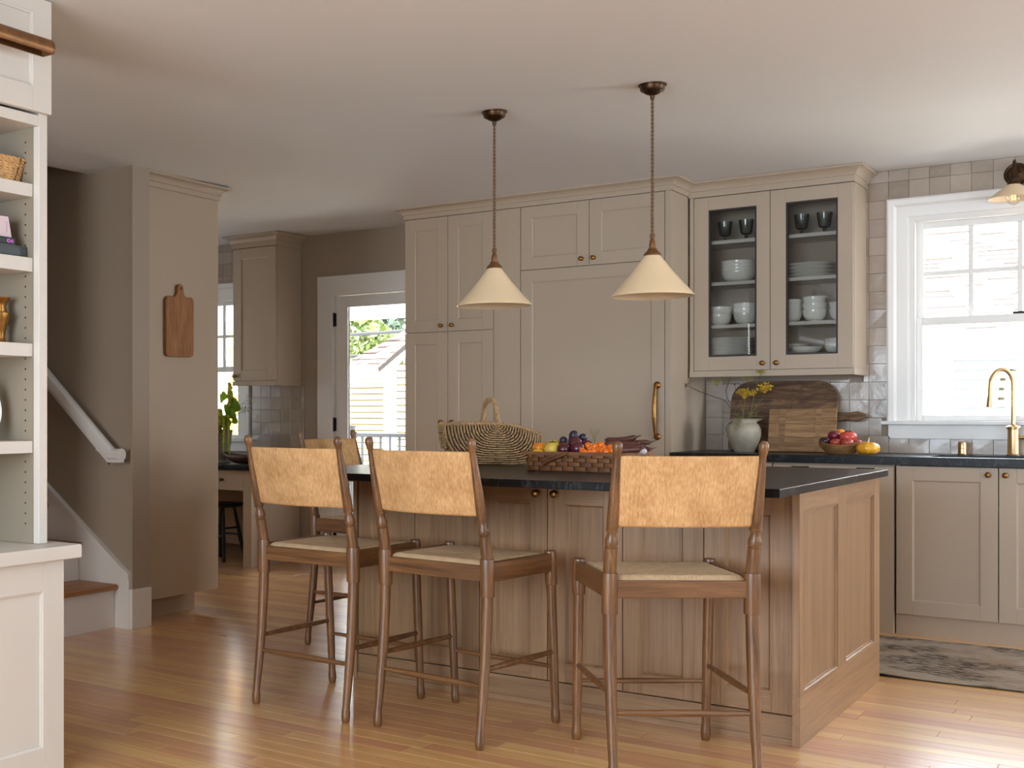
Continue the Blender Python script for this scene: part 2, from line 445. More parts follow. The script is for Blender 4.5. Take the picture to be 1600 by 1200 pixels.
# ceiling (stops at the stair opening)
cm = MB()
def cgrid(x0, x1, y0, y1, nx, ny): cm.grid(lambda u, v: (x0+(x1-x0)*u, y0+(y1-y0)*v, zc(x0+(x1-x0)*u, y0+(y1-y0)*v)), nx, ny)
cgrid(-4.9, 2.7, -2.5, 4.62, 10, 8); cgrid(-7.7, 2.7, 4.62, W+.02, 14, 8)
struct(cm.build('ceiling', m_ceil, None, smooth=60))
struct(MB().box(-7.7, 2.75, -2.6, 3.4, 2.75, 2.85).box(-4.95, 2.75, 3.4, 4.75, 2.75, 2.85).box(-7.7, 2.75, 4.75, W+.2, 2.75, 2.85)
       .box(-7.8, -4.85, 3.3, 4.85, 4.9, 5.0).build('roof', m_ceil, None, smooth=0))  # unseen flat slabs above the ceiling, added to block the sun

# back wall with its three openings
D0, D1, DZ = -5.29, -4.41, 2.075
N0, N1, NZ0, NZ1 = -7.12, -6.225, 0.94, 2.125
K0, K1, KZ0, KZ1 = -1.295, -0.225, 1.105, 2.275
T = W+.16
wb = MB()
wb.box(-7.7, N0, W, T, 0, 2.8); wb.box(N0, N1, W, T, 0, NZ0); wb.box(N0, N1, W, T, NZ1, 2.8); wb.box(N1, D0, W, T, 0, 2.8)
wb.box(D0, D1, W, T, DZ, 2.8); wb.box(D1, K0, W, T, 0, 2.8); wb.box(K0, K1, W, T, 0, KZ0); wb.box(K0, K1, W, T, KZ1, 2.8); wb.box(K1, 2.75, W, T, 0, 2.8)
wall_back = struct(wb.build('wall_back', m_wall, None, smooth=0))
struct(MB().box(2.62, 2.75, -2.5, W, 0, 2.8).build('wall_right', m_wall, None, smooth=0))
struct(MB().box(-3.42, 2.75, -2.5, -2.38, 0, 2.8).build('wall_front', m_wall, None, smooth=0))
struct(MB().box(-7.7, -7.58, 4.72, W, 0, 2.8).build('wall_left', m_wall, None, smooth=0))
# wall behind the bookcase and round the foot of the stairs
struct(MB().box(-3.42, -3.30, -2.5, 2.60, 0, 2.8).box(-4.82, -3.42, -1.3, -1.2, 0, 2.8).box(-4.82, -4.72, -1.2, 3.45, 0, 2.8)
       .box(-7.7, -4.72, 3.45, 3.55, 0, 5).build('wall_hall', m_wall, None, smooth=0))
# wall beside the stairs, its end faces the kitchen
wst = struct(MB().box(-7.7, -4.55, 4.60, 4.715, 0, 2.8).box(-7.7, -4.9, 4.60, 4.715, 2.7, 5).box(-7.7, -7.6, 3.5, 4.65, 0, 5)
       .box(-4.99, -4.9, 3.5, 4.65, 2.6, 5).build('wall_stair', m_wall, None, smooth=0))
# white casing on the wall end + plinth block
struct(MB().box(-4.552, -4.540, 4.592, 4.722, 0.20, zc(-4.55, 4.65)).build('trim_1', m_wall, None, smooth=0))
struct(MB().box(-4.60, -4.528, 4.578, 4.728, 0, 0.212).build('trim_2', m_trim, None, smooth=0, bevel=.002))
# baseboards
struct(MB().box(-5.605, -5.44, W-.016, W, 0, 0.13).build('baseboard_back', m_trim, None, smooth=0, bevel=.002))

# glazed clay tiles, each one a piece of the back wall
rt = random.Random(11)
def tile(x0, x1, z0, z1):
    g = 0.0005; a, b, c, d = x0+g, x1-g, z0+g, z1-g
    p = rt.uniform(0.0085, 0.0115); k = 0.0014
    tl = [rt.uniform(-.0012, .0012) for _ in range(4)]
    y0 = W+.001
    vs = [(a, y0, c), (b, y0, c), (b, y0, d), (a, y0, d)]
    vs += [(a, W-p+k, c), (b, W-p+k, c), (b, W-p+k, d), (a, W-p+k, d)]
    vs += [(a+k, W-p+tl[0], c+k), (b-k, W-p+tl[1], c+k), (b-k, W-p+tl[2], d-k), (a+k, W-p+tl[3], d-k)]
    fs = [(8, 9, 10, 11)]+[(4+i, 4+(i+1) % 4, 8+(i+1) % 4, 8+i) for i in range(4)]+[(i, (i+1) % 4, 4+(i+1) % 4, 4+i) for i in range(4)]
    MB().add(vs, fs).build('tile', m_tile, wall_back, smooth=0)
def tiles(x0, x1, z0, z1, ox, oz, pitch, holes):
    i0 = math.floor((x0-ox)/pitch); j0 = math.floor((z0-oz)/pitch)
    x = ox+i0*pitch
    while x < x1:
        z = oz+j0*pitch
        while z < z1:
            a, b, c, d = max(x, x0), min(x+pitch, x1), max(z, z0), min(z+pitch, z1)
            ok = b-a > .012 and d-c > .012
            for h in holes:
                if not ok: break
                if a < h[1] and b > h[0] and c < h[3] and d > h[2]:      # trim to the opening
                    cuts = [(h[0]-a, 'b', h[0]), (b-h[1], 'a', h[1]), (h[2]-c, 'd', h[2]), (d-h[3], 'c', h[3])]
                    cuts = [q for q in cuts if q[0] > .012]
                    if not cuts: ok = False; break
                    q = max(cuts)
                    if q[1] == 'a': a = q[2]
                    elif q[1] == 'b': b = q[2]
                    elif q[1] == 'c': c = q[2]
                    else: d = q[2]
            if ok: tile(a, b, c, d)
            z += pitch
        x += pitch
tiles(-2.44, 0.42, 0.932, zc(-1.4, W)-.001, -1.397, 1.029, 0.1042, [(-2.44, -1.53, 1.36, 2.7), (-1.404, -0.116, 1.06, 2.381), (-1.397, -0.123, 1.016, 1.1), (-1.433, -0.087, 1.09, 1.12)])
tiles(-7.0, -5.580, 0.767, zc(-6.4, W)-.001, -5.707, 0.988, 0.1005, [(-5.98, -5.57, 1.40, 2.6), (-7.23, -6.116, 0.92, 2.228)])

# ------------------------------------------------------------------ windows and the glazed door
CAS = [(0, 0), (0, .012), (.008, .016), (.060, .019), (.066, .024), (.074, .030), (.100, .033), (.109, .030), (.109, 0)]
def casing(pts, parent, mat=m_trim, prof=CAS):
    mb = MB().sweep(pts, prof, False, lambda u, v, h: (u, W-h, v))
    return mb.build('casing', mat, parent, smooth=25)
def sash(parent, x0, x1, z0, z1, y, fw, fb, ft, cols=1, rows=1, mw=.025, name='sash'):
    d = .036
    mb = MB().box(x0, x0+fw, y, y+d, z0, z1).box(x1-fw, x1, y, y+d, z0, z1).box(x0+fw, x1-fw, y, y+d, z0, z0+fb).box(x0+fw, x1-fw, y, y+d, z1-ft, z1)
    s = mb.build(name, m_trim, parent, smooth=0, bevel=.003)
    gx0, gx1, gz0, gz1 = x0+fw, x1-fw, z0+fb, z1-ft
    for i in range(1, cols):
        c = gx0+(gx1-gx0)*i/cols; MB().box(c-mw/2, c+mw/2, y+.004, y+d-.004, gz0, gz1).build('muntin', m_trim, s, smooth=0, bevel=.003)
    for j in range(1, rows):
        c = gz0+(gz1-gz0)*j/rows; MB().box(gx0, gx1, y+.005, y+d-.005, c-mw/2, c+mw/2).build('muntin', m_trim, s, smooth=0, bevel=.003)
    for i in range(cols):
        for j in range(rows):
            a, b = gx0+(gx1-gx0)*i/cols, gx0+(gx1-gx0)*(i+1)/cols; e, f = gz0+(gz1-gz0)*j/rows, gz0+(gz1-gz0)*(j+1)/rows
            MB().box(a, b, y+d/2-.0015, y+d/2+.0015, e, f).build('pane', m_glass, s, smooth=0)
    return s
def dh_window(name, x0, x1, z0, z1, meet, cols, rows):
    w = MB().box(x0, x0+.02, W-.002, T, z0+.012, z1-.02).box(x1-.02, x1, W-.002, T, z0+.012, z1-.02).box(x0, x1, W-.002, T, z1-.02, z1).box(x0, x1, W+.041, T+.03, z0, z0+.012)\
        .box(x0+.02, x0+.032, W, W+.036, z0+.012, z1-.03).box(x1-.032, x1-.02, W, W+.036, z0+.012, z1-.03).box(x0+.02, x1-.02, W, W+.036, z1-.03, z1-.02)
    o = struct(w.build(name, m_trim, None, smooth=0))
    casing([(x0, z0), (x0, z1), (x1, z1), (x1, z0)][::-1], o)
    sash(o, x0+.022, x1-.022, meet-.04, z1-.02, W+.082, .042, .042, .042, cols, rows)
    lo = sash(o, x0+.022, x1-.022, z0+.012, meet+.005, W+.040, .042, .032, .045)
    MB().box((x0+x1)/2-.03, (x0+x1)/2+.03, W+.042, W+.064, meet+.005, meet+.017).build('sash_lock', m_darkmetal, lo, smooth=0, bevel=.002)
    # stool and apron
    MB().prism([(x0-.138, W-.052), (x1+.138, W-.052), (x1+.138, W-.004), (x1-.002, W-.004), (x1-.002, W+.04), (x0+.002, W+.04), (x0+.002, W-.004), (x0-.138, W-.004)], 'Z', z0-.010, z0+.011).build('sill', m_trim, o, smooth=0, bevel=.003)
    MB().prism([(x0-.102, z0-.010), (x1+.102, z0-.010), (x1+.102, z0-.075), (x1+.088, z0-.090), (x0-.088, z0-.090), (x0-.102, z0-.075)], 'Y', W-.026, W-.011).build('apron', m_trim, o, smooth=0, bevel=.002)
    return o
dh_window('window_1', K0, K1, KZ0, KZ1, 1.70, 4, 2)
dh_window('window_2', N0, N1, NZ0, NZ1, 1.545, 4, 2)

d1 = struct(MB().box(D0, D0+.008, W-.002, T, .014, DZ-.008).box(D1-.008, D1, W-.002, T, .014, DZ-.008).box(D0, D1, W-.002, T, DZ-.008, DZ).box(D0, D1, W+.001, T+.03, 0, .014).build('door_1', m_trim, None, smooth=0, bevel=.002))
mb = MB().sweep([(D0, 0), (D0, DZ-.005), (D1, DZ-.005), (D1, 0)][::-1], [(0, 0), (0, .016), (.006, .020), (.140, .020), (.150, .016), (.150, 0)], False, lambda u, v, h: (u, W-h, v))
mb.build('casing', m_trim, d1, smooth=25)
lf = MB().box(D0+.011, -5.178, W+.004, W+.048, .016, DZ-.012).box(-4.52, D1-.011, W+.004, W+.048, .016, DZ-.012).box(-5.178, -4.52, W+.004, W+.048, .016, .30).box(-5.178, -4.52, W+.004, W+.048, 1.985, DZ-.012)
leaf = lf.build('door_leaf', m_trim, d1, smooth=0, bevel=.003)
MB().sweep([(-5.178, .30), (-5.178, 1.985), (-4.52, 1.985), (-4.52, .30)], [(0, 0), (.012, .004), (.012, .014), (0, .014)], True, lambda u, v, h: (u, W+.016-h, v)).build('glazing_bead', m_trim, leaf, smooth=0)
MB().box(-5.180, -5.172, W+.010, W+.042, .30, 1.985).build('glazing_gasket', m_darkmetal, leaf, smooth=0)
MB().box(-5.178, -4.52, W+.024, W+.028, .30, 1.985).build('pane', m_glass, leaf, smooth=0)
for z in (1.882, 1.075, 0.22):
    MB().box(D0-.004, D0+.018, W-.010, W+.006, z-.05, z+.05).lathe([(0, -.056), (.007, -.052), (.007, .052), (0, .056)], (D0+.004, W-.012, z), 10).build('hinge', m_darkmetal, leaf, smooth=35)

# ------------------------------------------------------------------ joinery helpers
def knob(parent, x, y, z, face='Y', r=.0145, mat=m_brass):
    p = [(0, 0), (r*.78, 0), (r*.78, .003), (r*.42, .006), (r*.42, .013), (r*.85, .017), (r, .022), (r*.92, .027), (r*.5, .031), (0, .032)]
    mb = MB().lathe(p, (0, 0, 0), 18)
    if face == 'Y': mb.v = [(x+a, y-c, z+b) for a, b, c in mb.v]
    else: mb.v = [(x+c, y+a, z+b) for a, b, c in mb.v]
    return mb.build('knob', mat, parent, smooth=45)
def shaker(parent, u0, u1, z0, z1, f, mat, face='Y', st=.077, rl=.076, th=.020, rec=.009, name='door', pmat=None, rb=None):
    # door leaf with stiles, rails and a sunk panel with a small bead; face 'Y' looks to -Y, face 'X' looks to +X
    rb = rb or rl
    def bx(mb, a, b, c, d, near, far):
        return mb.box(a, b, f+near, f+far, c, d) if face == 'Y' else mb.box(f-far, f-near, a, b, c, d)
    mb = MB()
    bx(mb, u0, u0+st, z0, z1, 0, th); bx(mb, u1-st, u1, z0, z1, 0, th)
    bx(mb, u0+st, u1-st, z0, z0+rb, 0, th); bx(mb, u0+st, u1-st, z1-rl, z1, 0, th)
    d = mb.build(name, mat, parent, smooth=0)
    bv = d.modifiers.new('edge', 'BEVEL'); bv.width = .0012; bv.segments = 1; bv.limit_method = 'ANGLE'; bv.angle_limit = math.radians(50)
    p = MB(); bx(p, u0+st-.002, u1-st+.002, z0+rb-.002, z1-rl+.002, rec, th-.003)
    p.build('panel', pmat or mat, d, smooth=0)
    b = MB(); pts = [(u0+st, z0+rb), (u0+st, z1-rl), (u1-st, z1-rl), (u1-st, z0+rb)]
    b.sweep(pts, [(0, .002), (.006, .0045), (.006, rec+.0005), (0, rec+.0005)], True,
            (lambda u, v, h: (u, f+h, v)) if face == 'Y' else (lambda u, v, h: (f-h, u, v)))
    b.build('bead', mat, d, smooth=0)
    return d
def crown(parent, path, z0, sx=1.0, sz=1.0, mat=None):
    return MB().sweep(path, prof_scale(CROWN, sx, sz, z0)).build('crown_molding', mat or m_cab, parent, smooth=30)

# ------------------------------------------------------------------ island
isl = thing('kitchen_island', 'oak kitchen island with six panelled doors under a black stone top', 'kitchen island', (-2.0, 5.0, 0))
IY = 4.367
MB().box(-2.93, -1.11, IY+.022, 5.64, .10, .884).build('carcass', m_oak, isl, smooth=0)
MB().box(-2.95, -2.932, IY-.012, 5.66, 0, .884).build('side_panel', m_oak, isl, smooth=0, bevel=.001)
MB().box(-2.932, -1.11, IY+.004, IY+.022, 0, .10).box(-2.932, -1.11, IY-.004, IY+.006, 0, .022).build('toe_board', m_oakx, isl, smooth=0, bevel=.001)
MB().box(-2.932, -1.11, 5.64, 5.655, .0, .884).build('back_panel', m_oak, isl, smooth=0)
de = [-2.930, -2.642, -2.335, -2.033, -1.726, -1.420, -1.112]
def oak_door(a, b, kx):
    z0, z1, s, r = .106, .876, .072, .071
    d = MB().box(a+s-.002, b-s+.002, IY+.013, IY+.020, z0+r, z1-r).build('door', m_oak, isl, smooth=0)
    MB().box(a, a+s, IY, IY+.021, z0, z1).build('stile', m_oak, d, smooth=0, bevel=.0012)
    MB().box(b-s, b, IY, IY+.021, z0, z1).build('stile', m_oak, d, smooth=0, bevel=.0012)
    MB().box(a+s, b-s, IY, IY+.0205, z0, z0+r).build('rail', m_oakx, d, smooth=0, bevel=.0012)
    MB().box(a+s, b-s, IY, IY+.0205, z1-r, z1).build('rail', m_oakx, d, smooth=0, bevel=.0012)
    MB().sweep([(a+s, z0+r), (a+s, z1-r), (b-s, z1-r), (b-s, z0+r)], [(0, .001), (.003, .001), (.011, .0125), (.011, .0135), (0, .0135)], True, lambda u, v, h: (u, IY+h, v)).build('bead', m_oak, d, smooth=0)
    knob(d, kx, IY, .842, r=.016)
for i in range(6):
    a, b = de[i]+.0015, de[i+1]-.0015
    oak_door(a, b, b-.042 if i % 2 == 0 else a+.034)
# end facing the sink run
EX = -1.085
ep = MB().box(EX-.026, EX-.012, 4.40, 5.61, .17, .83).build('end_panel', m_oak, isl, smooth=0)
for a, b in ((4.352, 4.405), (4.912, 5.035), (5.555, 5.66)):
    MB().box(EX-.026, EX, a, b, .184, .884).build('stile', m_oak, ep, smooth=0, bevel=.001)
for a, b in ((4.405, 4.912), (5.035, 5.555)):
    MB().box(EX-.026, EX-.0003, a, b, .816, .884).build('rail', m_oaky, ep, smooth=0, bevel=.001)
MB().box(EX-.026, EX+.0003, 4.352, 5.66, 0, .184).build('base_board', m_oaky, ep, smooth=0, bevel=.001)
for a, b in ((4.405, 4.912), (5.035, 5.555)):
    MB().sweep([(a, .184), (a, .816), (b, .816), (b, .184)], [(0, .0), (.004, .0), (.006, .006), (.011, .007), (.012, .012), (0, .012)], True, lambda u, v, h: (EX-h, u, v)).build('bead', m_oak, ep, smooth=30)
one(MB().box(-3.17, -1.063, 4.018, 5.728, .8845, .914), 'island_countertop', m_stone, 'long black soapstone top of the oak island', 'countertop', at=(-2.1, 4.9, .8845), smooth=0, bevel=.003)

# ------------------------------------------------------------------ tall pantry and panelled fridge
TF = 6.93
pan = thing('pantry_cabinet', 'tall greige pantry cupboard with four narrow panelled doors', 'cabinet', (-3.84, 7.2, 0))
MB().box(-4.268, -3.412, TF+.021, W-.005, 0, 2.47).build('body', m_cab, pan, smooth=0)
MB().box(-3.600, -3.412, TF, TF+.02, .106, 2.468).build('filler_panel', m_cab, pan, smooth=0, bevel=.001)
for a, b, kx in ((-4.268, -3.9395, -3.985), (-3.9365, -3.604, -3.902)):
    d = shaker(pan, a, b, 1.704, 2.468, TF, m_cab); knob(d, kx, TF, 1.743)
    d = shaker(pan, a, b, .106, 1.700, TF, m_cab); knob(d, kx, TF, 1.103)
crown(pan, [(-4.270, W-.005), (-4.270, TF), (-3.4117, TF)], 2.470, 1.1, .98)
frd = thing('fridge_cabinet', 'wide built-in greige fridge panel with brass handle, two small doors above', 'cabinet', (-2.93, 7.2, 0))
MB().box(-3.4095, -2.443, TF+.021, W-.005, 0, 2.47).box(-2.4795, -2.443, TF, TF+.022, 0, 2.47).build('body', m_cab, frd, smooth=0, bevel=.001)
d = shaker(frd, -3.4085, -2.9525, 2.068, 2.468, TF, m_cab); knob(d, -2.998, TF, 2.110)
d = shaker(frd, -2.9495, -2.483, 2.068, 2.468, TF, m_cab); knob(d, -2.920, TF, 2.110)
fd = shaker(frd, -3.4085, -2.483, .106, 2.064, TF, m_cab, name='fridge_door')
hb = MB()
hp = [(0, 0), (0, -.020), (.000, -.040)]
zs = [1.012+(1.336-1.012)*i/14 for i in range(15)]
hb.tube([(-2.526, TF-.022-.030*math.sin(PI*(i/14))**.6, z) for i, z in enumerate(zs)], [.0075+.0055*math.sin(PI*i/14) for i in range(15)], 12)
for z in (1.022, 1.326):
    q = MB().lathe([(0, 0), (.021, 0), (.022, .004), (.017, .009), (.012, .014), (.010, .028), (0, .032)], (0, 0, 0), 20)
    hb.add([(-2.526+a, TF-c, z+b) for a, b, c in q.v], q.f)
hb.build('handle', m_brass, fd, smooth=45)
crown(frd, [(-3.4112, TF), (-2.441, TF), (-2.441, 7.218)], 2.470, 1.1, .98)

# ------------------------------------------------------------------ glazed wall cabinet and what stands in it
UF = 7.22
ub = thing('glass_wall_cabinet', 'greige wall cupboard with two glazed doors full of white crockery', 'cabinet', (-1.97, 7.4, 1.377))
X0, X1 = -2.432, -1.515
MB().box(X0, X0+.02, UF+.02, W-.003, 1.412, 2.458).box(X1-.02, X1, UF+.021, W-.003, 1.412, 2.458).box(X0+.02, X1-.02, UF+.021, W-.003, 1.412, 1.5015).box(X0+.02, X1-.02, UF+.021, W-.003, 2.438, 2.458)\
    .box(X0, -2.409, UF, UF+.021, 1.412, 2.458).build('body', m_cab, ub, smooth=0, bevel=.001)
MB().box(X0+.02, X1-.02, W-.015, W-.004, 1.502, 2.438).build('back', m_cabin, ub, smooth=0)
MB().box(X0, X1+.006, UF-.006, UF+.016, 1.377, 1.413).box(X1-.014, X1+.006, UF+.016, W-.004, 1.377, 1.413).build('light_rail', m_cab, ub, smooth=0, bevel=.0015)
for z in (1.691, 1.948, 2.197):
    MB().box(X0+.021, X1-.021, UF+.05, W-.016, z-.021, z).build('shelf', m_shelfcase, ub, smooth=0, bevel=.001)
crown(ub, [(-2.437, UF), (X1, UF), (X1, W-.003)], 2.458, 1.1, 1.15)
def glazed(a, b, g0, g1, kx):
    z0, z1, h0, h1 = 1.416, 2.455, 1.497, 2.377
    d = MB().box(a, g0, UF, UF+.02, z0, z1).box(g1, b, UF, UF+.02, z0, z1).box(g0, g1, UF, UF+.02, z0, h0).box(g0, g1, UF, UF+.02, h1, z1).build('door', m_cab, ub, smooth=0, bevel=.001)
    MB().sweep([(g0, h0), (g0, h1), (g1, h1), (g1, h0)], [(0, .003), (.010, .003), (.010, .019), (0, .019)], True, lambda u, v, h: (u, UF+h, v)).build('glazing_frame', m_grille, d, smooth=0)
    MB().box(g0+.009, g1-.009, UF+.010, UF+.013, h0+.009, h1-.009).build('pane', m_cabglass, d, smooth=0)
    knob(d, kx, UF, 1.453)
glazed(-2.406, -1.9665, -2.320, -2.041, -2.005); glazed(-1.9635, -1.519, -1.878, -1.598, -1.927)

def bowl_prof(r, h, t=.004, foot=.45):
    p = [(0, .004), (r*foot*.9, .004), (r*foot, 0), (r*foot, .005)]
    for i in range(1, 9):
        u = i/8; p.append((r*(foot+(1-foot)*math.sin(u*PI/2)**.85), .005+(h-.005)*(1-math.cos(u*PI/2))**.95))
    p += [(r*1.035, h-.003), (r*1.04, h+.001), (r*1.01, h+t*.6), (r-t, h)]
    for i in range(7, 0, -1):
        u = i/8; p.append((max(.002, r*(foot+(1-foot)*math.sin(u*PI/2)**.85)-t), .005+t+(h-.005-t)*(1-math.cos(u*PI/2))**.95))
    p.append((0, .005+t)); return p
def flute(n, amp): return lambda a, z: 1+amp*math.cos(n*a)
def crock(prof, name, label, cat, group, at, n=32, wob=None, mat=None):
    m = MB().lathe(prof, (0, 0, 0), n, wob=wob)
    o = m.build(name, mat or m_china, None, smooth=50); o.location = at
    return tag(o, label, cat, group)
ord_ = ['lowest', 'second lowest', 'third', 'fourth', 'fifth', 'sixth']
def stack_bowls(x, y, z, r, h, n, step, where, group, fl=0.0):
    o = None
    for k in range(n):
        pos = 'topmost' if k == n-1 else ord_[k]
        lab = '%s white bowl of %s' % (pos, where)
        if o is None: o = crock(bowl_prof(r, h), 'bowl', lab, 'bowl', group, (x, y, z), 40 if fl else 28, flute(20, fl) if fl else None)
        else: o = dup(o, (x, y, z+k*step), k*1.3, lab, group)
stack_bowls(-2.187, 7.375, 1.949, .099, .062, 4, .021, 'the wide four-bowl stack behind the left glazed door', 'wide bowls on the upper middle shelf')
stack_bowls(-2.292, 7.355, 1.692, .066, .066, 2, .043, 'the two-bowl stack nearest the cupboard left side', 'fluted bowls, left door', .012)
stack_bowls(-2.142, 7.355, 1.692, .068, .068, 3, .028, 'the fluted stack beside the left door middle stile', 'fluted bowls, left door', .012)
stack_bowls(-1.888, 7.37, 1.692, .063, .064, 3, .034, 'the fluted stack at the right door left edge', 'fluted bowls, right door', .012)
stack_bowls(-1.752, 7.35, 1.692, .063, .066, 3, .037, 'the tall middle fluted stack behind the right door', 'fluted bowls, right door', .012)
stack_bowls(-1.612, 7.38, 1.692, .066, .066, 2, .038, 'the fluted stack half hidden at the right door right edge', 'fluted bowls, right door', .012)
stack_bowls(-1.640, 7.36, 1.502, .060, .052, 2, .034, 'the little pair on the right door bottom shelf', 'small bowls on the cupboard floor')
crock(bowl_prof(.080, .040), 'bowl', 'single shallow white bowl on the cupboard floor, right door', 'bowl', None, (-1.789, 7.33, 1.502), 40, flute(22, .012))
def plate_prof(r): return [(0, .003), (r*.55, .003), (r*.58, 0), (r*.62, .001), (r*.68, .006), (r*.97, .013), (r, .0155), (r*.99, .017), (r*.68, .010), (r*.6, .0065), (0, .0065)]
def stack_plates(x, y, z, r, n, step, what, where, group):
    o = None; nm = ['lowest', 'second', 'third', 'fourth', 'fifth', 'sixth', 'seventh']
    for k in range(n):
        pos = 'topmost' if k == n-1 else 'lowest' if k == 0 else nm[k]+' from the bottom,'
        lab = '%s %s of %s' % (pos, what, where)
        if o is None: o = crock(plate_prof(r), 'plate', lab, 'plate', group, (x, y, z), 40)
        else: o = dup(o, (x, y, z+k*step), 0, lab, group)
stack_plates(-2.232, 7.375, 1.502, .133, 8, .0135, 'white dinner plate', 'the stack behind the left glazed door', 'dinner plates on the cupboard floor')
stack_plates(-1.782, 7.385, 1.949, .138, 4, .021, 'large white plate', 'the four-plate stack behind the right door', 'large plates on the right upper shelf')
stack_plates(-1.880, 7.42, 1.502, .085, 5, .012, 'small white plate', 'the stack in the right door bottom corner', 'side plates on the cupboard floor')
gp = [(0, 0), (.034, 0), (.036, .003), (.020, .007), (.008, .012), (.0075, .018), (.014, .023), (.008, .028), (.010, .032), (.026, .036), (.033, .046), (.040, .090), (.044, .122),
      (.0425, .122), (.038, .090), (.031, .048), (.024, .039), (0, .037)]
for i, (x, y, lab) in enumerate(((-2.265, 7.36, 'smoked glass goblet, left of the pair behind the left door'), (-2.140, 7.36, 'smoked glass goblet, right of the pair behind the left door'),
                            (-1.825, 7.36, 'smoked glass goblet, left of the pair behind the right door'), (-1.700, 7.36, 'smoked glass goblet, right of the pair behind the right door'))):
    if i == 0:
        g0 = thing('goblet', lab, 'goblet', (x, y, 2.1975), 0, 'smoked glass goblets on the top shelf')
        MB().lathe(gp[:9]+[(0, .032)], (0, 0, 0), 24).build('stem_foot', m_smoke, g0, world=False, smooth=50)
        MB().lathe([(0, .0325), (.010, .0325)]+gp[9:], (0, 0, 0), 28).build('glass_cup', m_smoke, g0, world=False, smooth=50)
    else: dup(g0, (x, y, 2.1975), i*.7, lab)

# ------------------------------------------------------------------ base cabinets, counter, sink, tap
BF = 6.93; CT = .932; CB = .888
def base(name, label, x0, x1):
    t = thing(name, label, 'cabinet', ((x0+x1)/2, 7.2, 0))
    m = MB()
    if name == 'sink_cabinet': m.box(x0, x0+.018, BF+.006, W-.012, 0, CB).box(x1-.018, x1, BF+.006, W-.012, 0, CB).box(x0+.018, x1-.018, BF+.006, W-.012, 0, .12).box(x0+.018, x1-.018, W-.025, W-.012, .12, CB)
    else: m.box(x0, x1, BF+.006, W-.012, .0, CB)
    m.build('body', m_cab, t, smooth=0)
    return t
b = base('base_cabinet', 'plain narrow greige base cupboard beside the fridge side panel', -2.442, -1.872)
d = MB().box(-2.440, -1.8735, BF-.012, BF+.006, .106, .882).build('door', m_cab, b, smooth=0, bevel=.001)
b = base('appliance_cabinet', 'plain greige appliance front with two dark cup pulls behind the island', -1.868, -1.256)
d = MB().box(-1.866, -1.258, BF-.012, BF+.006, .0, .876).build('front_panel', m_cab, b, smooth=0, bevel=.001)
for x in (-1.723, -1.394):
    cup = MB().grid(lambda u, v: (x+.045*math.cos(PI*u)*(1-.0*v), BF-.013-.022*math.sin(PI*u)*math.sin(v*PI/2), .869-.026*(1-math.cos(v*PI/2))), 16, 6)
    cup.build('cup_pull', m_darkmetal, d, smooth=50)
b = base('sink_cabinet', 'greige two-door sink cupboard under the kitchen window', -1.249, -.3205)
d = shaker(b, -1.2455, -.7835, .108, .884, BF-.012, m_cab, rl=.074); knob(d, -.826, BF-.012, .849)
d = shaker(b, -.7795, -.322, .108, .884, BF-.012, m_cab, rl=.074); knob(d, -.750, BF-.012, .849)
b = base('base_cabinet', 'greige base cupboard right of the sink cupboard, almost out of view', -.317, .62)
shaker(b, -.315, .618, .108, .884, BF-.012, m_cab, rl=.074)
SX0, SX1, SY0, SY1 = -1.10, -.43, 6.99, 7.36
ctm = MB().box(-2.441, SX0, BF-.035, W-.013, CB+.0005, CT).box(SX1, .64, BF-.035, W-.013, CB+.0005, CT).box(SX0, SX1, BF-.035, SY0, CB+.0005, CT).box(SX0, SX1, SY1, W-.013, CB+.0005, CT)
one(ctm, 'sink_countertop', m_stone, 'black stone counter along the window wall with the sink cut in', 'countertop', at=(-1, 7.2, CB), smooth=0)
sk = MB()
sk.box(SX0-.012, SX0, SY0-.012, SY1+.012, .70, CB-.001).box(SX1, SX1+.012, SY0-.012, SY1+.012, .70, CB-.001).box(SX0, SX1, SY0-.012, SY0, .70, CB-.001).box(SX0, SX1, SY1, SY1+.012, .70, CB-.001).box(SX0-.012, SX1+.012, SY0-.012, SY1+.012, .688, .70)
# (body of the sink cupboard is hollow where the basin hangs)
sink = thing('sink', 'dark undermount sink basin set in the black window counter', 'sink', (-.765, 7.17, .688))
sk.build('basin', m_darkmetal, sink, smooth=0, bevel=.002)
MB().lathe([(0, .7005), (.040, .7005), (.042, .703), (.030, .7035), (0, .702)], (-.765, 7.17, 0), 20).build('drain', m_brassb, sink, smooth=40)
fx, fy = -.771, 7.44
fc = thing('faucet', 'brushed brass gooseneck kitchen tap in front of the window', 'faucet', (fx, fy, CT))
MB().lathe([(0, 0), (.036, 0), (.037, .005), (.030, .008), (.0285, .012), (.0285, .142), (.034, .145), (.035, .155), (.030, .160), (.014, .163), (.012, .170), (0, .170)], (fx, fy, CT), 28).build('body', m_brassb, fc, smooth=40)
pts = []
for i in range(8): pts.append((0, .165+i*.030))
for i in range(1, 15):
    a = PI*i/14*1.02; pts.append((.058*(1-math.cos(a)), .375+.088*math.sin(a)))
pts += [(pts[-1][0]+.001*k, pts[-1][1]-.028*k) for k in (1, 2)]
dirx, diry = -.86, -.51
MB().tube([(fx+r*dirx, fy+r*diry, CT+z) for r, z in pts], .0115, 14).build('spout', m_brassb, fc, smooth=60)
r, z = pts[-1]
MB().lathe([(0, -.052), (.019, -.052), (.0195, -.047), (.014, -.004), (.0135, .006), (0, .006)], (fx+r*dirx, fy+r*diry, CT+z), 20).build('spray_head', m_brassb, fc, smooth=40)
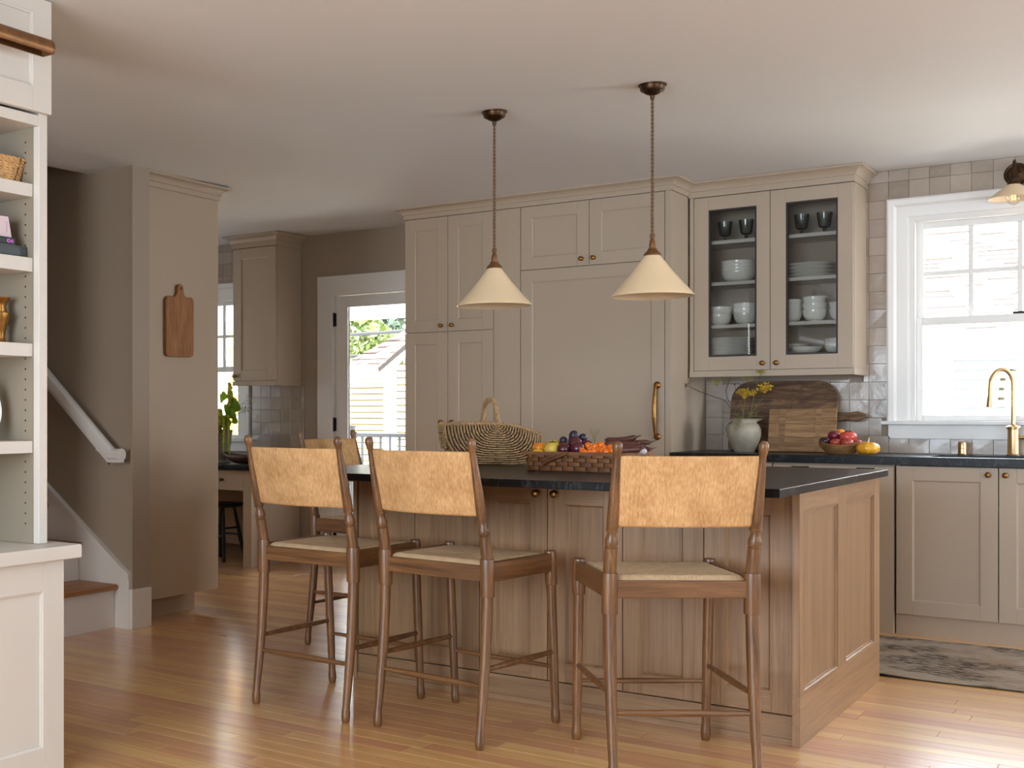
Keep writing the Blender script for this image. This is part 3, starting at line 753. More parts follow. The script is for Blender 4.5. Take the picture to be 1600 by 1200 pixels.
lv = MB().tube([(fx+.025, fy, CT+.098), (fx+.058, fy-.004, CT+.100)], [.012, .012], 14).tube([(fx+.058, fy-.004, CT+.100), (fx+.066, fy-.005, CT+.1003), (fx+.105, fy-.008, CT+.101)], [.0155, .0155, .0135], 16)
lv.tube([(fx+.085, fy-.006, CT+.10), (fx+.10, fy-.02, CT+.145)], [.005, .004], 8).build('handle', m_brassb, fc, smooth=45)
one(MB().lathe([(0, 0), (.026, 0), (.027, .004), (.022, .007), (.0215, .030), (.0225, .031), (.0225, .036), (.0215, .037), (.0215, .066), (.019, .071), (0, .072)], (0, 0, 0), 24), 'air_switch', m_brassb,
    'short round brass sink button on the black window counter', 'sink button', smooth=40).location = (-1.01, 7.43, CT)

# ------------------------------------------------------------------ counter stools
st0 = thing('counter_stool', 'A', 'stool')
def by(z):       # the rear post's lean
    pts = [(0, -.252), (.05, -.250), (.12, -.240), (.27, -.220), (.5, -.203), (.655, -.206), (.79, -.234), (1.075, -.306)]
    for (a, p), (b, q) in zip(pts, pts[1:]):
        if z <= b: return p+(q-p)*(z-a)/(b-a)
    return pts[-1][1]
REAR = [(0, .012), (.006, .0150), (.020, .0172), (.038, .0168), (.052, .0148), (.065, .0146), (.12, .0162), (.30, .0192), (.45, .0202), (.521, .0204), (.5225, .0250), (.526, .0255), (.648, .0255), (.652, .0248), (.6535, .0212), (.70, .0205), (.735, .0200),
        (.737, .0160), (.740, .0160), (.742, .0198), (.750, .0212), (.759, .0200), (.772, .0155), (.781, .0138), (.786, .0142), (.7875, .0190), (.794, .0194), (.796, .0176), (.81, .0188), (.90, .0162), (1.00, .0118), (1.024, .0108), (1.032, .0120), (1.042, .0150), (1.053, .0160), (1.063, .0146), (1.070, .0095), (1.073, .002)]
FRONT = [(0, .012), (.006, .0150), (.020, .0175), (.038, .0170), (.052, .0148), (.065, .0146), (.12, .0155), (.30, .0178), (.50, .0178), (.521, .0178), (.5225, .0218), (.526, .0226), (.640, .0226), (.648, .0205), (.6485, .002)]
def post(x, prof, yf, mat=m_walnut):
    m = MB(); m.tube([(x, yf(z), z) for z, r in prof], [r for z, r in prof], 16)
    return m.build('leg', mat, st0, world=False, smooth=40)
fyy = lambda z: .205+.042*(1-z/.655)**1.0
for s in (-1, 1):
    post(s*.225, REAR, by); post(s*.228, FRONT, fyy)
MB().box(-.206, .206, -.216, -.190, .573, .628).build('seat_rail', m_walnutx, st0, world=False, smooth=0, bevel=.003)
MB().box(-.210, .210, .192, .216, .573, .630).build('seat_rail', m_walnutx, st0, world=False, smooth=0, bevel=.003)
for s in (-1, 1):
    MB().prism([(s*.216, -.190), (s*.242, -.190), (s*.245, .190), (s*.219, .190)], 'Z', .573, .640).build('seat_rail', m_walnuty, st0, world=False, smooth=0, bevel=.003)
def stretch(p, q, r=.0115):
    p, q = Vector(p), Vector(q); m = MB(); N = 8
    m.tube([p.lerp(q, i/N) for i in range(N+1)], [r*(.70+.30*min(1, 3*min(i, N-i)/N)) for i in range(N+1)], 12)
    m.build('stretcher', m_walnutx, st0, world=False, smooth=50)
stretch((-.212, by(.213), .213), (.212, by(.213), .213)); stretch((-.214, fyy(.213), .213), (.214, fyy(.213), .213), .0100)
for s in (-1, 1): stretch((s*.225, by(.27)+.010, .27), (s*.228, fyy(.27)-.010, .27))
# rush seat: four triangles of cord meeting in the middle
def seat():
    N = 28; me = MB(); hw = .214; y0, y1 = -.196, .200
    def H(u, v):
        a, b = 2*u-1, 2*v-1; e = max(abs(a), abs(b))
        z = .642+.0045*math.cos(e*PI/2)*0-.004*(1-e)
        z -= .0035*math.exp(-((abs(a)-abs(b))/.05)**2)*(.35+.65*(1-e))
        if e > .9: z -= .016*((e-.9)/.1)**2.2
        z += .0005*math.sin((b if abs(a) > abs(b) else a)*150)
        return z
    top = lambda u, v: (-hw+2*hw*u, y0+(y1-y0)*v, H(u, v))
    me.grid(top, N, N)
    me.grid(lambda u, v: (-hw+2*hw*u, y0+(y1-y0)*v, .612), 2, 2)
    o = me.build('rush_seat', m_rush, st0, world=False, smooth=60)
    uvl = o.data.uv_layers.new(name='UVMap')
    for p in o.data.polygons:
        c = p.center; a, b = c.x/hw, (c.y-(y0+y1)/2)/((y1-y0)/2)
        for li in p.loop_indices:
            q = o.data.vertices[o.data.loops[li].vertex_index].co
            uvl.data[li].uv = (q.y, q.x) if abs(a) > abs(b) else (q.x, q.y)
seat()
# cord back: upright strands wound over hidden top and bottom rails, bowed to the rear
def back():
    NU = 200; z0, z1 = .801, 1.027; ring = []
    for i in range(6): ring.append((-1, z0+.010+(z1-z0-.020)*i/5))
    for i in range(1, 6): a = PI/2*i/5.0; ring.append((-math.cos(2*a) if False else -math.cos(a*2), z1-.010+.010*math.sin(a*2)))
    for i in range(1, 6): ring.append((1, z1-.010-(z1-z0-.020)*i/5))
    for i in range(1, 5): a = PI*i/5; ring.append((math.cos(a), z0+.010-.010*math.sin(a)))
    rr = random.Random(5); jit = [rr.uniform(-.0004, .0004) for _ in range(NU+1)]
    def P(u, v):
        k = int(round(v*len(ring))) % len(ring); s, z = ring[k]
        x = -.213+.426*u; bow = .038*(1-(x/.213)**2)
        y = by(z)+.004-bow+s*(.0075+.0007*math.sin(u*84*2*PI)+jit[int(u*NU)])
        return (x, y, z+.0006*math.sin(u*84*2*PI+1)*(1 if abs(s) < .99 else 0))
    m = MB(); m.grid(lambda u, v: P(v, u), len(ring), NU, closeu=True)
    n = len(ring); m.f.append(tuple(range(n))); m.f.append(tuple(range(NU*n+n-1, NU*n-1, -1)))
    m.build('back_panel', m_cord, st0, world=False, smooth=70)
back()
st0.location = (-2.744, 3.952, 0); st0.rotation_euler = (0, 0, math.radians(-3.0))
st0['label'] = 'cord-backed wooden counter stool nearest the stairs, left of the three in front'; st0['group'] = 'counter stools at the island'
dup(st0, (-2.155, 3.938, 0), math.radians(-6.0), 'cord-backed wooden counter stool in the middle of the three before the island')
dup(st0, (-1.417, 3.928, 0), math.radians(36.3), 'cord-backed wooden counter stool nearest the camera, turned at the island corner')
dup(st0, (-3.275, 5.030, 0), math.radians(-92.0), 'dark cord-backed counter stool at the short far end of the island')

# ------------------------------------------------------------------ pendants
def pendant(x, y, label):
    z0 = zc(x, y); t = thing('pendant_lamp', label, 'pendant lamp', (x, y, z0), 0, 'cream pendant lamps over the island')
    MB().lathe([(0, .004), (.056, .004), (.058, -.002), (.0565, -.005), (.051, -.006), (.049, -.022), (.044, -.027), (.040, -.026), (.030, -.036), (.016, -.042), (.0095, -.044), (.009, -.056), (.006, -.063), (0, -.064)][::-1], (0, 0, 0), 32).build('canopy', m_bronze, t, world=False, smooth=45)
    zb = 1.890-z0
    for ph in (0, PI):
        n = 260; MB().tube([(.0034*math.cos(ph+i*.42), .0034*math.sin(ph+i*.42), -.060+(zb+.060)*i/n) for i in range(n+1)], .0035, 7).build('flex_strand', m_cordlamp, t, world=False, smooth=60)
    cap = MB().lathe([(0, zb+.004), (.004, zb+.004), (.0045, zb-.004), (.010, zb-.012), (.013, zb-.028), (.0135, zb-.044), (.018, zb-.046), (.019, zb-.052), (.024, zb-.058), (.034, zb-.068), (.0355, zb-.074), (.033, zb-.076), (0, zb-.076)], (0, 0, 0), 28)
    cap.tube([(.010*math.cos(a), 0, zb+.006+.012*math.sin(a)) for a in [2*PI*i/16 for i in range(16)]], .0025, 6, closed=True)
    cap.build('lamp_cap', m_bronzel, t, world=False, smooth=45)
    # cone shade with a small rolled lip
    zt = zb-.074; zr = 1.646-z0; R = .165
    prof = [(.030, zt), (.0335, zt-.004)]
    for i in range(1, 9): prof.append((.0335+(R-.0335)*i/8-.004*math.sin(PI*i/8), zt-.004+(zr-zt+.010)*i/8))
    prof += [(R+.002, zr+.003), (R+.003, zr), (R+.001, zr-.002), (R-.0015, zr+.001)]
    for i in range(7, 0, -1): prof.append((.0335+(R-.0335)*i/8-.004*math.sin(PI*i/8)-.0028, zt-.006+(zr-zt+.010)*i/8))
    prof.append((.028, zt-.004))
    MB().lathe(prof, (0, 0, 0), 64).build('lamp_shade', m_shade, t, world=False, smooth=50)
    MB().ball((0, 0, zt-.085), (.028, .028, .032), 16, 12).lathe([(.013, zt-.055), (.013, zt-.005)], (0, 0, 0), 14).build('bulb', m_china, t, world=False, smooth=60)
pendant(-2.521, 4.860, 'cream cone pendant lamp over the left half of the island')
pendant(-1.792, 4.860, 'cream cone pendant lamp over the right half of the island')

# ------------------------------------------------------------------ window sconce
scn = thing('wall_sconce', 'dark bronze wall lamp with cream shade above the kitchen window', 'wall lamp', (-.765, W-.011, 2.455))
mb = MB().lathe([(0, 0), (.060, 0), (.062, .004), (.055, .010), (.050, .009), (.046, .016), (.036, .021), (.020, .024), (.014, .034), (0, .036)], (0, 0, 0), 32)
MB().add([(a, -c, b) for a, b, c in mb.v], mb.f).build('backplate', m_bronze, scn, world=False, smooth=40)
arm = [(0, -.030, 0), (0, -.055, .010), (0, -.085, .045), (0, -.115, .055), (0, -.140, .035), (0, -.146, -.010), (0, -.146, -.040)]
MB().tube(arm, [.009, .008, .0075, .0075, .0075, .008, .009], 12).build('arm', m_bronze, scn, world=False, smooth=60)
zz = -.030
MB().lathe([(0, zz+.004), (.014, zz+.002), (.017, zz-.012), (.024, zz-.018), (.025, zz-.034), (.031, zz-.040), (.032, zz-.048), (0, zz-.048)], (0, -.146, 0), 24).build('lamp_cap', m_bronze, scn, world=False, smooth=40)
z1 = zz-.046; z2 = -.150
prof = [(.030, z1), (.034, z1-.004), (.118, z2+.004), (.121, z2), (.119, z2-.002), (.115, z2+.002), (.030, z1-.006)]
MB().lathe(prof, (0, -.146, 0), 48).build('lamp_shade', m_shade, scn, world=False, smooth=40)
bb = MB().ball((0, -.146, -.150), (.034, .034, .037), 20, 14).build('bulb', m_bulbglass, scn, world=False, smooth=60)
fil = NT('glowing_filament'); fil.bsdf.inputs['Base Color'].default_value = (1, .5, .15, 1)
fil.bsdf.inputs['Emission Color'].default_value = (1, .50, .16, 1); fil.bsdf.inputs['Emission Strength'].default_value = 2.5
fm = MB()
for k in range(6):
    a = 2*PI*k/6; fm.tube([(.008*math.cos(a), -.146+.008*math.sin(a), -.130), (.010*math.cos(a+.3), -.146+.010*math.sin(a+.3), -.160)], .0014, 5)
fm.build('filament', fil.m, bb, world=False, smooth=60)

# ------------------------------------------------------------------ back counter: jug with fennel, boards, bowl of tomatoes, gourd
JX, JY = -2.106, 7.20
jug = thing('stoneware_jug', 'squat pale green stoneware jug holding fennel stems', 'jug', (JX, JY, CT))
jp = [(0, .004), (.050, .004), (.053, 0), (.058, .006), (.074, .040), (.089, .080), (.0945, .108), (.092, .135), (.082, .158), (.070, .170), (.064, .176), (.064, .184), (.070, .196),
      (.0665, .196), (.060, .184), (.060, .176), (.078, .155), (.088, .132), (.088, .108), (.070, .04), (0, .015)]
def spout(a, z):
    if z < .172: return 1
    k = math.exp(-((a-.35)/.32)**2) if a < PI else math.exp(-((a-2*PI-.35)/.32)**2)
    return 1+.55*k*min(1, (z-.172)/.024)
MB().lathe(jp, (0, 0, 0), 48, wob=spout).build('body', m_jug, jug, world=False, smooth=60)
hd = [(-.064, .188), (-.082, .186), (-.108, .172), (-.128, .145), (-.130, .118), (-.118, .098), (-.095, .082), (-.084, .074)]
MB().tube([(x*.93, x*-.25, z) for x, z in hd], [.009, .008, .0075, .0075, .0075, .0075, .008, .009], 12).build('handle', m_jug, jug, world=False, smooth=60)
m_stemd = M('dry_stem', L(72, 58, 42), 0.8); m_stemg = M('fennel_stem_green', L(104, 112, 58), 0.6, vary=.2)
m_fly = M('fennel_yellow', L(196, 160, 34), 0.7, vary=.25, vscale=60); m_flo = M('fennel_olive', L(150, 140, 66), 0.7, vary=.25, vscale=60)
m_seed = M('dark_seed', L(66, 54, 40), 0.8); m_frond = M('fennel_frond', L(112, 120, 66), 0.65, vary=.2)
rf = random.Random(21)
def stem(label, name, pts, mat, heads, r=.0022, headmat=None, loc=(JX, JY, CT), cat='flower', group=None):
    # heads: (centre, radius, rays, dot radius, dots per ray, flatness)
    m = MB(); m.tube(pts, [r]*(len(pts)-1)+[r*.6], 6)
    root = thing(name, label, cat, loc, 0, group)
    m.build('stalk', mat, root, world=False, smooth=60)
    for c, R, n, dr, k, flat in heads:
        h = MB(); c = Vector(c)
        # rays start a little below the head
        base = c-Vector((0, 0, R*.75))
        for i in range(n):
            a = 2.4*i; q = math.sqrt((i+.5)/n)*R
            tip = c+Vector((q*math.cos(a), q*math.sin(a)*.8, R*.35*(1-(q/R)**2)*flat+rf.uniform(-.3, .3)*R))
            h.tube([base, base.lerp(tip, .5)+Vector((0, 0, .002)), tip], .0007, 4)
            for j in range(k):
                d = Vector((rf.uniform(-1, 1), rf.uniform(-1, 1), rf.uniform(-.6, .8)))*dr*2.2
                h.ball(tip+d, dr*rf.uniform(.7, 1.2), 6, 4)
        h.build('flower_head', headmat or m_fly, root, world=False, smooth=60)
    return root
F = lambda px, py, y=0.0: ((px-1158)/272.0, y, (707-py)/267.0)
stem('bare dry fennel stalk reaching far left over the jug handle', 'dry_fennel_flower', [F(1158, 668), F(1146, 652, .01), F(1137, 638), F(1129, 626, -.01), F(1105, 617.5, -.02), F(1089, 611, -.03), F(1070, 602, -.03)], m_stemd, [(F(1066, 601, -.03), .022, 12, .0032, 1, .5)], .0024, m_seed)
stem('forked dry fennel stalk with a faded umbel below the cupboard', 'dry_fennel_flower', [F(1159, 668), F(1140, 640, .03), F(1129, 622, .03), F(1127, 610, .03), F(1131, 598, .03), F(1134, 591, .03)], m_stemd, [(F(1134, 590, .03), .006, 4, .0028, 1, .5), (F(1110, 595, .05), .040, 16, .0030, 3, .8)], .0018, m_flo)
stem('fennel stem with the big yellow umbel left of the old board', 'fennel_flower', [F(1158, 668), F(1156, 650), F(1158, 635), F(1160, 626)], m_stemg, [(F(1160, 615, -.02), .044, 26, .0036, 4, 1.2)], .0020, m_fly)
stem('fennel stem with the bright yellow umbel before the old board', 'fennel_flower', [F(1162, 668), F(1170, 645), F(1182, 628), F(1190, 618)], m_stemg, [(F(1192, 607, -.03), .042, 26, .0038, 4, 1.2), (F(1172, 614, .0), .024, 10, .0036, 2, .8)], .0020, m_fly)
stem('tall pale fennel stem with umbels brushing the cupboard bottom', 'fennel_flower', [F(1160, 668), F(1168, 640, .02), F(1172, 612, .03), F(1182, 590, .0)], m_stemg, [(F(1185, 583, -.02), .024, 14, .0028, 3, 1.0), (F(1160, 591, .04), .032, 14, .0026, 3, .8)], .0017, m_flo)
stem('thin upright dry stalk in the middle of the jug', 'dry_fennel_flower', [F(1156, 668), F(1143, 640, .04), F(1142, 620, .04), F(1141, 601, .04)], m_stemd, [(F(1140, 600, .04), .008, 5, .0022, 1, .5)], .0016, m_seed)
def fronds(label, tips, at=(0, 0, .19)):
    m = MB(); b = Vector(at)
    for px, py, y in tips:
        t = Vector(F(px, py, y)); n = (t-b); mid = b+n*.5+Vector((0, 0, .012))
        m.tube([b, mid, t], [.0014, .001, .0006], 5)
        for k in range(16):
            u = .3+.7*k/15; p = b.lerp(mid, u*2) if u < .5 else mid.lerp(t, u*2-1)
            d = Vector((rf.uniform(-1, 1), rf.uniform(-1, 1), rf.uniform(-.3, 1))).normalized()*rf.uniform(.010, .026)
            m.tube([p, p+d*.5, p+d+n*.06], .0006, 3)
    return one(m, 'fennel_frond', m_frond, label, 'leaf', smooth=60)
o = fronds('feathery green fennel fronds at the jug mouth', [(1182, 644, -.02), (1176, 651, -.04), (1146, 648, -.03), (1123, 644, 0), (1187, 652, .01), (1160, 640, -.05)]); o.location = (JX, JY, CT)
o = fronds('thin fennel sprig hanging down over the front of the jug', [(1152, 672, -.10), (1158, 668, -.105), (1148, 664, -.098)], (0, -.072, .196)); o.location = (JX, JY, CT)

def rounded(x0, x1, z0, z1, r4, n=8):
    pts = []
    for (cx, cz, a0), r in zip((((x1, z1, 0)), ((x0, z1, PI/2)), ((x0, z0, PI)), ((x1, z0, 1.5*PI))), r4):
        sx = -1 if cx == x1 else 1; sz = -1 if cz == z1 else 1
        for i in range(n+1):
            a = a0+PI/2*i/n; pts.append((cx+sx*r+r*math.cos(a), cz+sz*r+r*math.sin(a)))
    return pts
# big dark board leaning on the tiles
lean = math.atan2(.10, .42)
def leaning(mb, y0, z0=CT, ang=lean):
    c, s = math.cos(ang), math.sin(ang); mb.v = [(x, y0+y*c+z*s, z0+z*c-y*s) for x, y, z in mb.v]; return mb
bd = thing('old_bread_board', 'huge blackened bread board with rounded top leaning against the tiles', 'cutting board', (-1.95, 7.40, CT))
leaning(MB().prism(rounded(-2.262, -1.652, .0, .428, (.125, .115, .02, .02), 10), 'Y', -.028, 0), 7.425).build('board', m_oldboard, bd, smooth=40, bevel=.004)
hpts = [(-1.662, .236), (-1.600, .234), (-1.548, .242), (-1.522, .232), (-1.499, .212), (-1.522, .190), (-1.550, .181), (-1.600, .187), (-1.662, .180)]
leaning(MB().prism(hpts[::-1], 'Y', -.022, -.004), 7.425).build('handle', m_oldboard, bd, smooth=40, bevel=.004)
pb = thing('pine_board', 'square weathered pine board propped in front of the dark board', 'cutting board', (-1.83, 7.33, CT))
for k, (a, b_) in enumerate(((0.0, .086), (.0868, .166), (.1668, .257))):
    leaning(MB().box(-2.012, -1.640, -.018, 0, a, b_), 7.350, ang=lean*.9).build('plank', m_pine, pb, smooth=0, bevel=.0015)
for x in (-1.935, -1.735):
    leaning(MB().box(x-.016, x+.016, -.0198, -.0178, .001, .256), 7.350, ang=lean*.9).build('batten', m_pine, pb, smooth=0)

BX_, BY_ = -1.548, 7.09
bm = MB().lathe([(0, .004), (.062, .004), (.066, 0), (.075, .006), (.100, .030), (.113, .056), (.116, .066), (.112, .068), (.107, .056), (.094, .032), (.060, .010), (0, .010)], (0, 0, 0), 48, wob=lambda a, z: 1+.03*math.sin(3*a+1)*z/.066)
bm.v = [(x, y, z+(.012*math.cos(2*math.atan2(y, x))-.004*math.cos(math.atan2(y, x)))*(z/.066)) for x, y, z in bm.v]
bw = thing('woven_bowl', 'fine woven brown bowl heaped with tomatoes on the window counter', 'bowl', (BX_, BY_, CT))
bm.build('shell', m_rattan, bw, world=False, smooth=50)
for k in range(5):
    z = .012+.010*k; r = .082+.0085*k
    MB().tube([(r*math.cos(a)*1.0, r*math.sin(a), z+.0028*math.sin(24*a+k*PI)) for a in [2*PI*i/96 for i in range(96)]], .0026, 5, closed=True).build('weave_row', m_rattan, bw, world=False, smooth=60)
def tom(n, amp): return lambda a, p: (1+amp*math.cos(n*a)*math.cos(p))*(1-.14*max(0, math.sin(p))**6)
def fruit(name, label, cat, c, r, mat, n=6, amp=.03, group=None, calyx=None, nu=24, nv=14, rot=None):
    o = MB().ball((0, 0, 0), r, nu, nv, tom(n, amp) if amp else None).build(name, mat, None, smooth=80)
    o.location = c
    if rot: o.rotation_euler = rot
    if calyx:
        rr = r if not hasattr(r, '__len__') else r[2]
        cm_ = MB()
        for k in range(5):
            a = 2*PI*k/5; cm_.tube([(0, 0, rr*.84), (.3*rr*math.cos(a), .3*rr*math.sin(a), rr*.93), (.55*rr*math.cos(a), .55*rr*math.sin(a), rr*.86)], [.0022, .002, .0008], 4)
        cm_.tube([(0, 0, rr*.82), (0.002, 0, rr*1.15)], .0018, 5)
        cm_.build('stem', calyx, o, world=False, smooth=60)
    return tag(o, label, cat, group)
m_tpink = M('tomato_pink_red', L(196, 76, 66), .22, vary=.12, vscale=12, coat=.3); m_tpur = M('tomato_purple', L(112, 30, 44), .2, vary=.2, vscale=12, coat=.3)
m_tdark = M('tomato_dark_purple', L(58, 24, 38), .2, vary=.2, vscale=12, coat=.3); m_tor = M('tomato_orange', L(236, 140, 26), .22, vary=.1, vscale=12, coat=.3)
m_tred = M('tomato_brick_red', L(164, 66, 50), .22, vary=.12, vscale=12, coat=.3); m_calyx = M('green_calyx', L(70, 84, 36), .6)
fruit('tomato', 'dark purple tomato at the left rim of the woven bowl', 'tomato', (BX_-.079, BY_-.035, CT+.074), (.031, .030, .026), m_tdark, 5, .02)
fruit('tomato', 'wine red tomato resting on the dark purple one in the bowl', 'tomato', (BX_-.042, BY_+.005, CT+.103), (.033, .032, .029), m_tpur, 5, .025)
fruit('tomato', 'large pinkish red tomato on top of the woven bowl', 'tomato', (BX_+.033, BY_-.005, CT+.098), (.044, .042, .035), m_tpink, 7, .035, calyx=m_calyx)
fruit('tomato', 'small orange tomato, highest at the back of the bowl', 'tomato', (BX_-.020, BY_+.052, CT+.122), (.023, .022, .021), m_tor, 5, .02)
fruit('tomato', 'small orange tomato beside the large pinkish one', 'tomato', (BX_+.0, BY_+.045, CT+.108), (.018, .018, .017), m_tor, 5, .02)
fruit('tomato', 'brick red tomato low in the bowl, left of centre', 'tomato', (BX_-.022, BY_-.048, CT+.066), (.031, .030, .025), m_tred, 6, .03)
fruit('tomato', 'brick red tomato low in the bowl under the large pinkish one', 'tomato', (BX_+.036, BY_-.052, CT+.066), (.033, .031, .026), m_tred, 6, .03)
fruit('tomato', 'reddish tomato half sunk at the right end of the bowl', 'tomato', (BX_+.074, BY_+.0, CT+.062), (.030, .030, .026), m_tred, 6, .03)
m_gourd = M('yellow_gourd_skin', L(232, 168, 44), .25, vary=.12, vscale=14, coat=.3); m_gstem = M('gourd_stalk', L(206, 172, 116), .6)
g = thing('small_gourd', 'small ribbed yellow gourd on the counter right of the bowl', 'gourd', (-1.398, 7.00, CT))
MB().ball((0, 0, .039), (.058, .055, .040), 48, 18, lambda a, p: (1+.075*abs(math.cos(4*a))*math.cos(p)-.04)*(1-.22*abs(math.sin(p))**8)).build('flesh', m_gourd, g, world=False, smooth=70)
MB().tube([(0, 0, .068), (.001, 0, .078), (.004, 0, .088), (.003, .002, .096)], [.009, .005, .004, .005], 8).build('stalk', m_gstem, g, world=False, smooth=60)

# ------------------------------------------------------------------ on the island: willow trug and splint basket of fruit
IT = .914
tr = thing('willow_trug', 'large willow basket with arched handle on the island', 'basket', (-2.700, 5.160, IT), math.radians(42))
TL, TW, TD = .234, .135, .186
def rim_z(q): return .194-.010*q-.034*max(0, q)**2-.016*q*q
def hull(x, d, side):     # x along, d = depth fraction below rim
    d = min(1, max(0, d)); q = max(-1, min(1, x/TL)); w = TW*math.sqrt(max(0, 1-.80*abs(q)**2.8))*math.sqrt(max(0, 1-.80*d**3.0))
    return (x, side*w, rim_z(q)-d*TD*(1-.06*q))
def sil(a, r):            # blunt-ended arc: angle 0..pi, size 0..1
    c, s_ = math.cos(a), max(0, math.sin(a)); e = .72
    return TL*math.copysign(abs(c)**e, c)*r*(1-.10*s_*abs(c)), (s_**e)*r
core = MB()
for side in (-1, 1): core.grid(lambda u, v: hull(*[k*.975 for k in sil(PI*u, v)], side), 36, 12)
core.grid(lambda u, v: (lambda p: (p[0], p[1]*(2*v-1), p[2]))(hull(*[k*.975 for k in sil(PI*u, 1)], 1)), 36, 4)
core.v = [(x, y*.95, max(z, .006)) for x, y, z in core.v]
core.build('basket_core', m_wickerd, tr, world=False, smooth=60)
rw = random.Random(4)
wv = MB(); NR = 18
for side in (-1, 1):
    for k in range(1, NR+1):
        r = k/NR; pts = []; n = int(18+40*r)
        for i in range(n+1):
            a = PI*i/n; p = Vector(hull(*sil(a, r), side)); ph = math.cos(a*14+k*PI)
            p.y += side*(.0032*ph+.003); p.z = max(p.z-.001, .0045)+rw.uniform(-.0007, .0007)
            pts.append(p)
        wv.tube(pts, .0040, 5)
for k in range(64):       # strands wrapping across the ends and the bottom
    a = PI*(k+.5)/64; p = hull(*sil(a, 1), 1); z = max(p[2], .0045)
    wv.tube([(p[0]*1.005+.004*math.copysign(1, p[0])*math.cos(t*7+k*PI)*(abs(p[0])/TL)**4, p[1]*t, z) for t in [-1+2*i/8 for i in range(9)]], .0048, 5)
stuff(wv.build('weave', m_wicker, tr, world=False, smooth=60))
rb_ = MB()
for side in (-1, 1):
    for k in range(1, 14):
        a = PI*k/14; rb_.tube([tuple(Vector(hull(*sil(a, (.05+.94*i/10)), side))+Vector((0, side*.001, 0))) for i in range(11)], .0036, 5)
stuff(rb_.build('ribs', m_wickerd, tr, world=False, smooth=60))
rim = []
for i in range(72):
    a = 2*PI*i/72; c = math.cos(a); x = TL*math.copysign(abs(c)**.8, c); q = x/TL
    rim.append((x*1.01, (1 if math.sin(a) > 0 else -1)*TW*math.sqrt(max(0, 1-.80*abs(q)**2.8))*min(1, abs(math.sin(a))*3), rim_z(q)+.002))
MB().tube(rim, .0075, 8, closed=True).build('rim', m_wicker, tr, world=False, smooth=60)
wr = MB()
for i in range(0, 72):
    p = Vector(rim[i]); q = Vector(rim[(i+1) % 72]); d = (q-p)
    if d.length < 1e-4: continue
    d.normalize(); s = d.cross(Vector((0, 0, 1))).normalized()
    wr.tube([p+(s*math.cos(t)+Vector((0, 0, 1))*math.sin(t))*.0085+d*(.004*t/PI) for t in [2*PI*j/8 for j in range(9)]], .0028, 4)
stuff(wr.build('rim_binding', m_wicker, tr, world=False, smooth=60))
for side in (-1, 1):      # blunt bound ends of the basket
    eb = MB()
    for j in range(9):
        z0 = rim_z(side)-.006-j*.0125; eb.tube([(side*(TL*1.0+.004-.012*(j/8)**2), (t-.5)*2*TW*.43*(1-.03*j), z0) for t in [i/8 for i in range(9)]], .0068, 6)
    eb.build('end_binding', m_wicker, tr, world=False, smooth=60)
hz = .310-.004; arch = []
for i in range(25):
    a = PI*i/24; c = math.cos(a)
    arch.append((0, -TW*1.0*math.copysign(abs(c)**.85, c), rim_z(0)+.004+(hz-rim_z(0))*max(0, math.sin(a))**.8))
MB().tube(arch, .0095, 10).build('handle', m_wicker, tr, world=False, smooth=60)
hw_ = MB()
for s in range(3):
    pts = []
    for i in range(25*5-4):
        u = i/(25*5-5)*24; k = min(23, int(u)); p = Vector(arch[k]).lerp(Vector(arch[k+1]), u-k); d = (Vector(arch[k+1])-Vector(arch[k])).normalized()
        n1 = Vector((1, 0, 0)); n2 = d.cross(n1); t = i*.42+s*2*PI/3
        pts.append(p+(n1*math.cos(t)+n2*math.sin(t))*.0088)
    hw_.tube(pts, .0042, 5)
hw_.build('handle_wrap', m_wicker, tr, world=False, smooth=60)
for side in (-1, 1):
    fb = MB()
    for j in range(4): fb.tube([(.016*math.cos(t), side*TW*.985+.012*math.sin(t), rim_z(0)+.002+.006*j) for t in [2*PI*i/12 for i in range(12)]], .0035, 5, closed=True)
    fb.build('handle_binding', m_wicker, tr, world=False, smooth=60)

sb = thing('splint_basket', 'low dark splint basket of fruit in front of the willow basket', 'basket', (-2.06, 4.80, IT))
A0, A1, B0, B1, HH = -2.262, -1.842, 4.668, 4.94, .082
def flare(z): return .012*(z/HH)
MB().box(A0+.010, A1-.010, B0+.010, B1-.010, IT+.001, IT+.006).build('base', m_splint, sb, smooth=0)
inn = MB()
for (xa, ya, xb, yb) in ((A0, B0, A1, B0), (A1, B0, A1, B1), (A1, B1, A0, B1), (A0, B1, A0, B0)):
    cx, cy = (A0+A1)/2, (B0+B1)/2
    f = lambda x, y, z: (x+(.012*(z/HH)-.011)*(1 if x > cx else -1), y+(.012*(z/HH)-.011)*(1 if y > cy else -1), IT+z)
    p = [f(xa, ya, .003), f(xb, yb, .003), f(xb, yb, HH-.004), f(xa, ya, HH-.004)]
    inn.add(p+[((x-cx)*.985+cx, (y-cy)*.985+cy, z) for x, y, z in p], [(0, 1, 2, 3), (7, 6, 5, 4), (0, 4, 5, 1), (3, 2, 6, 7)])
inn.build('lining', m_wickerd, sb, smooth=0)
rs = random.Random(9)
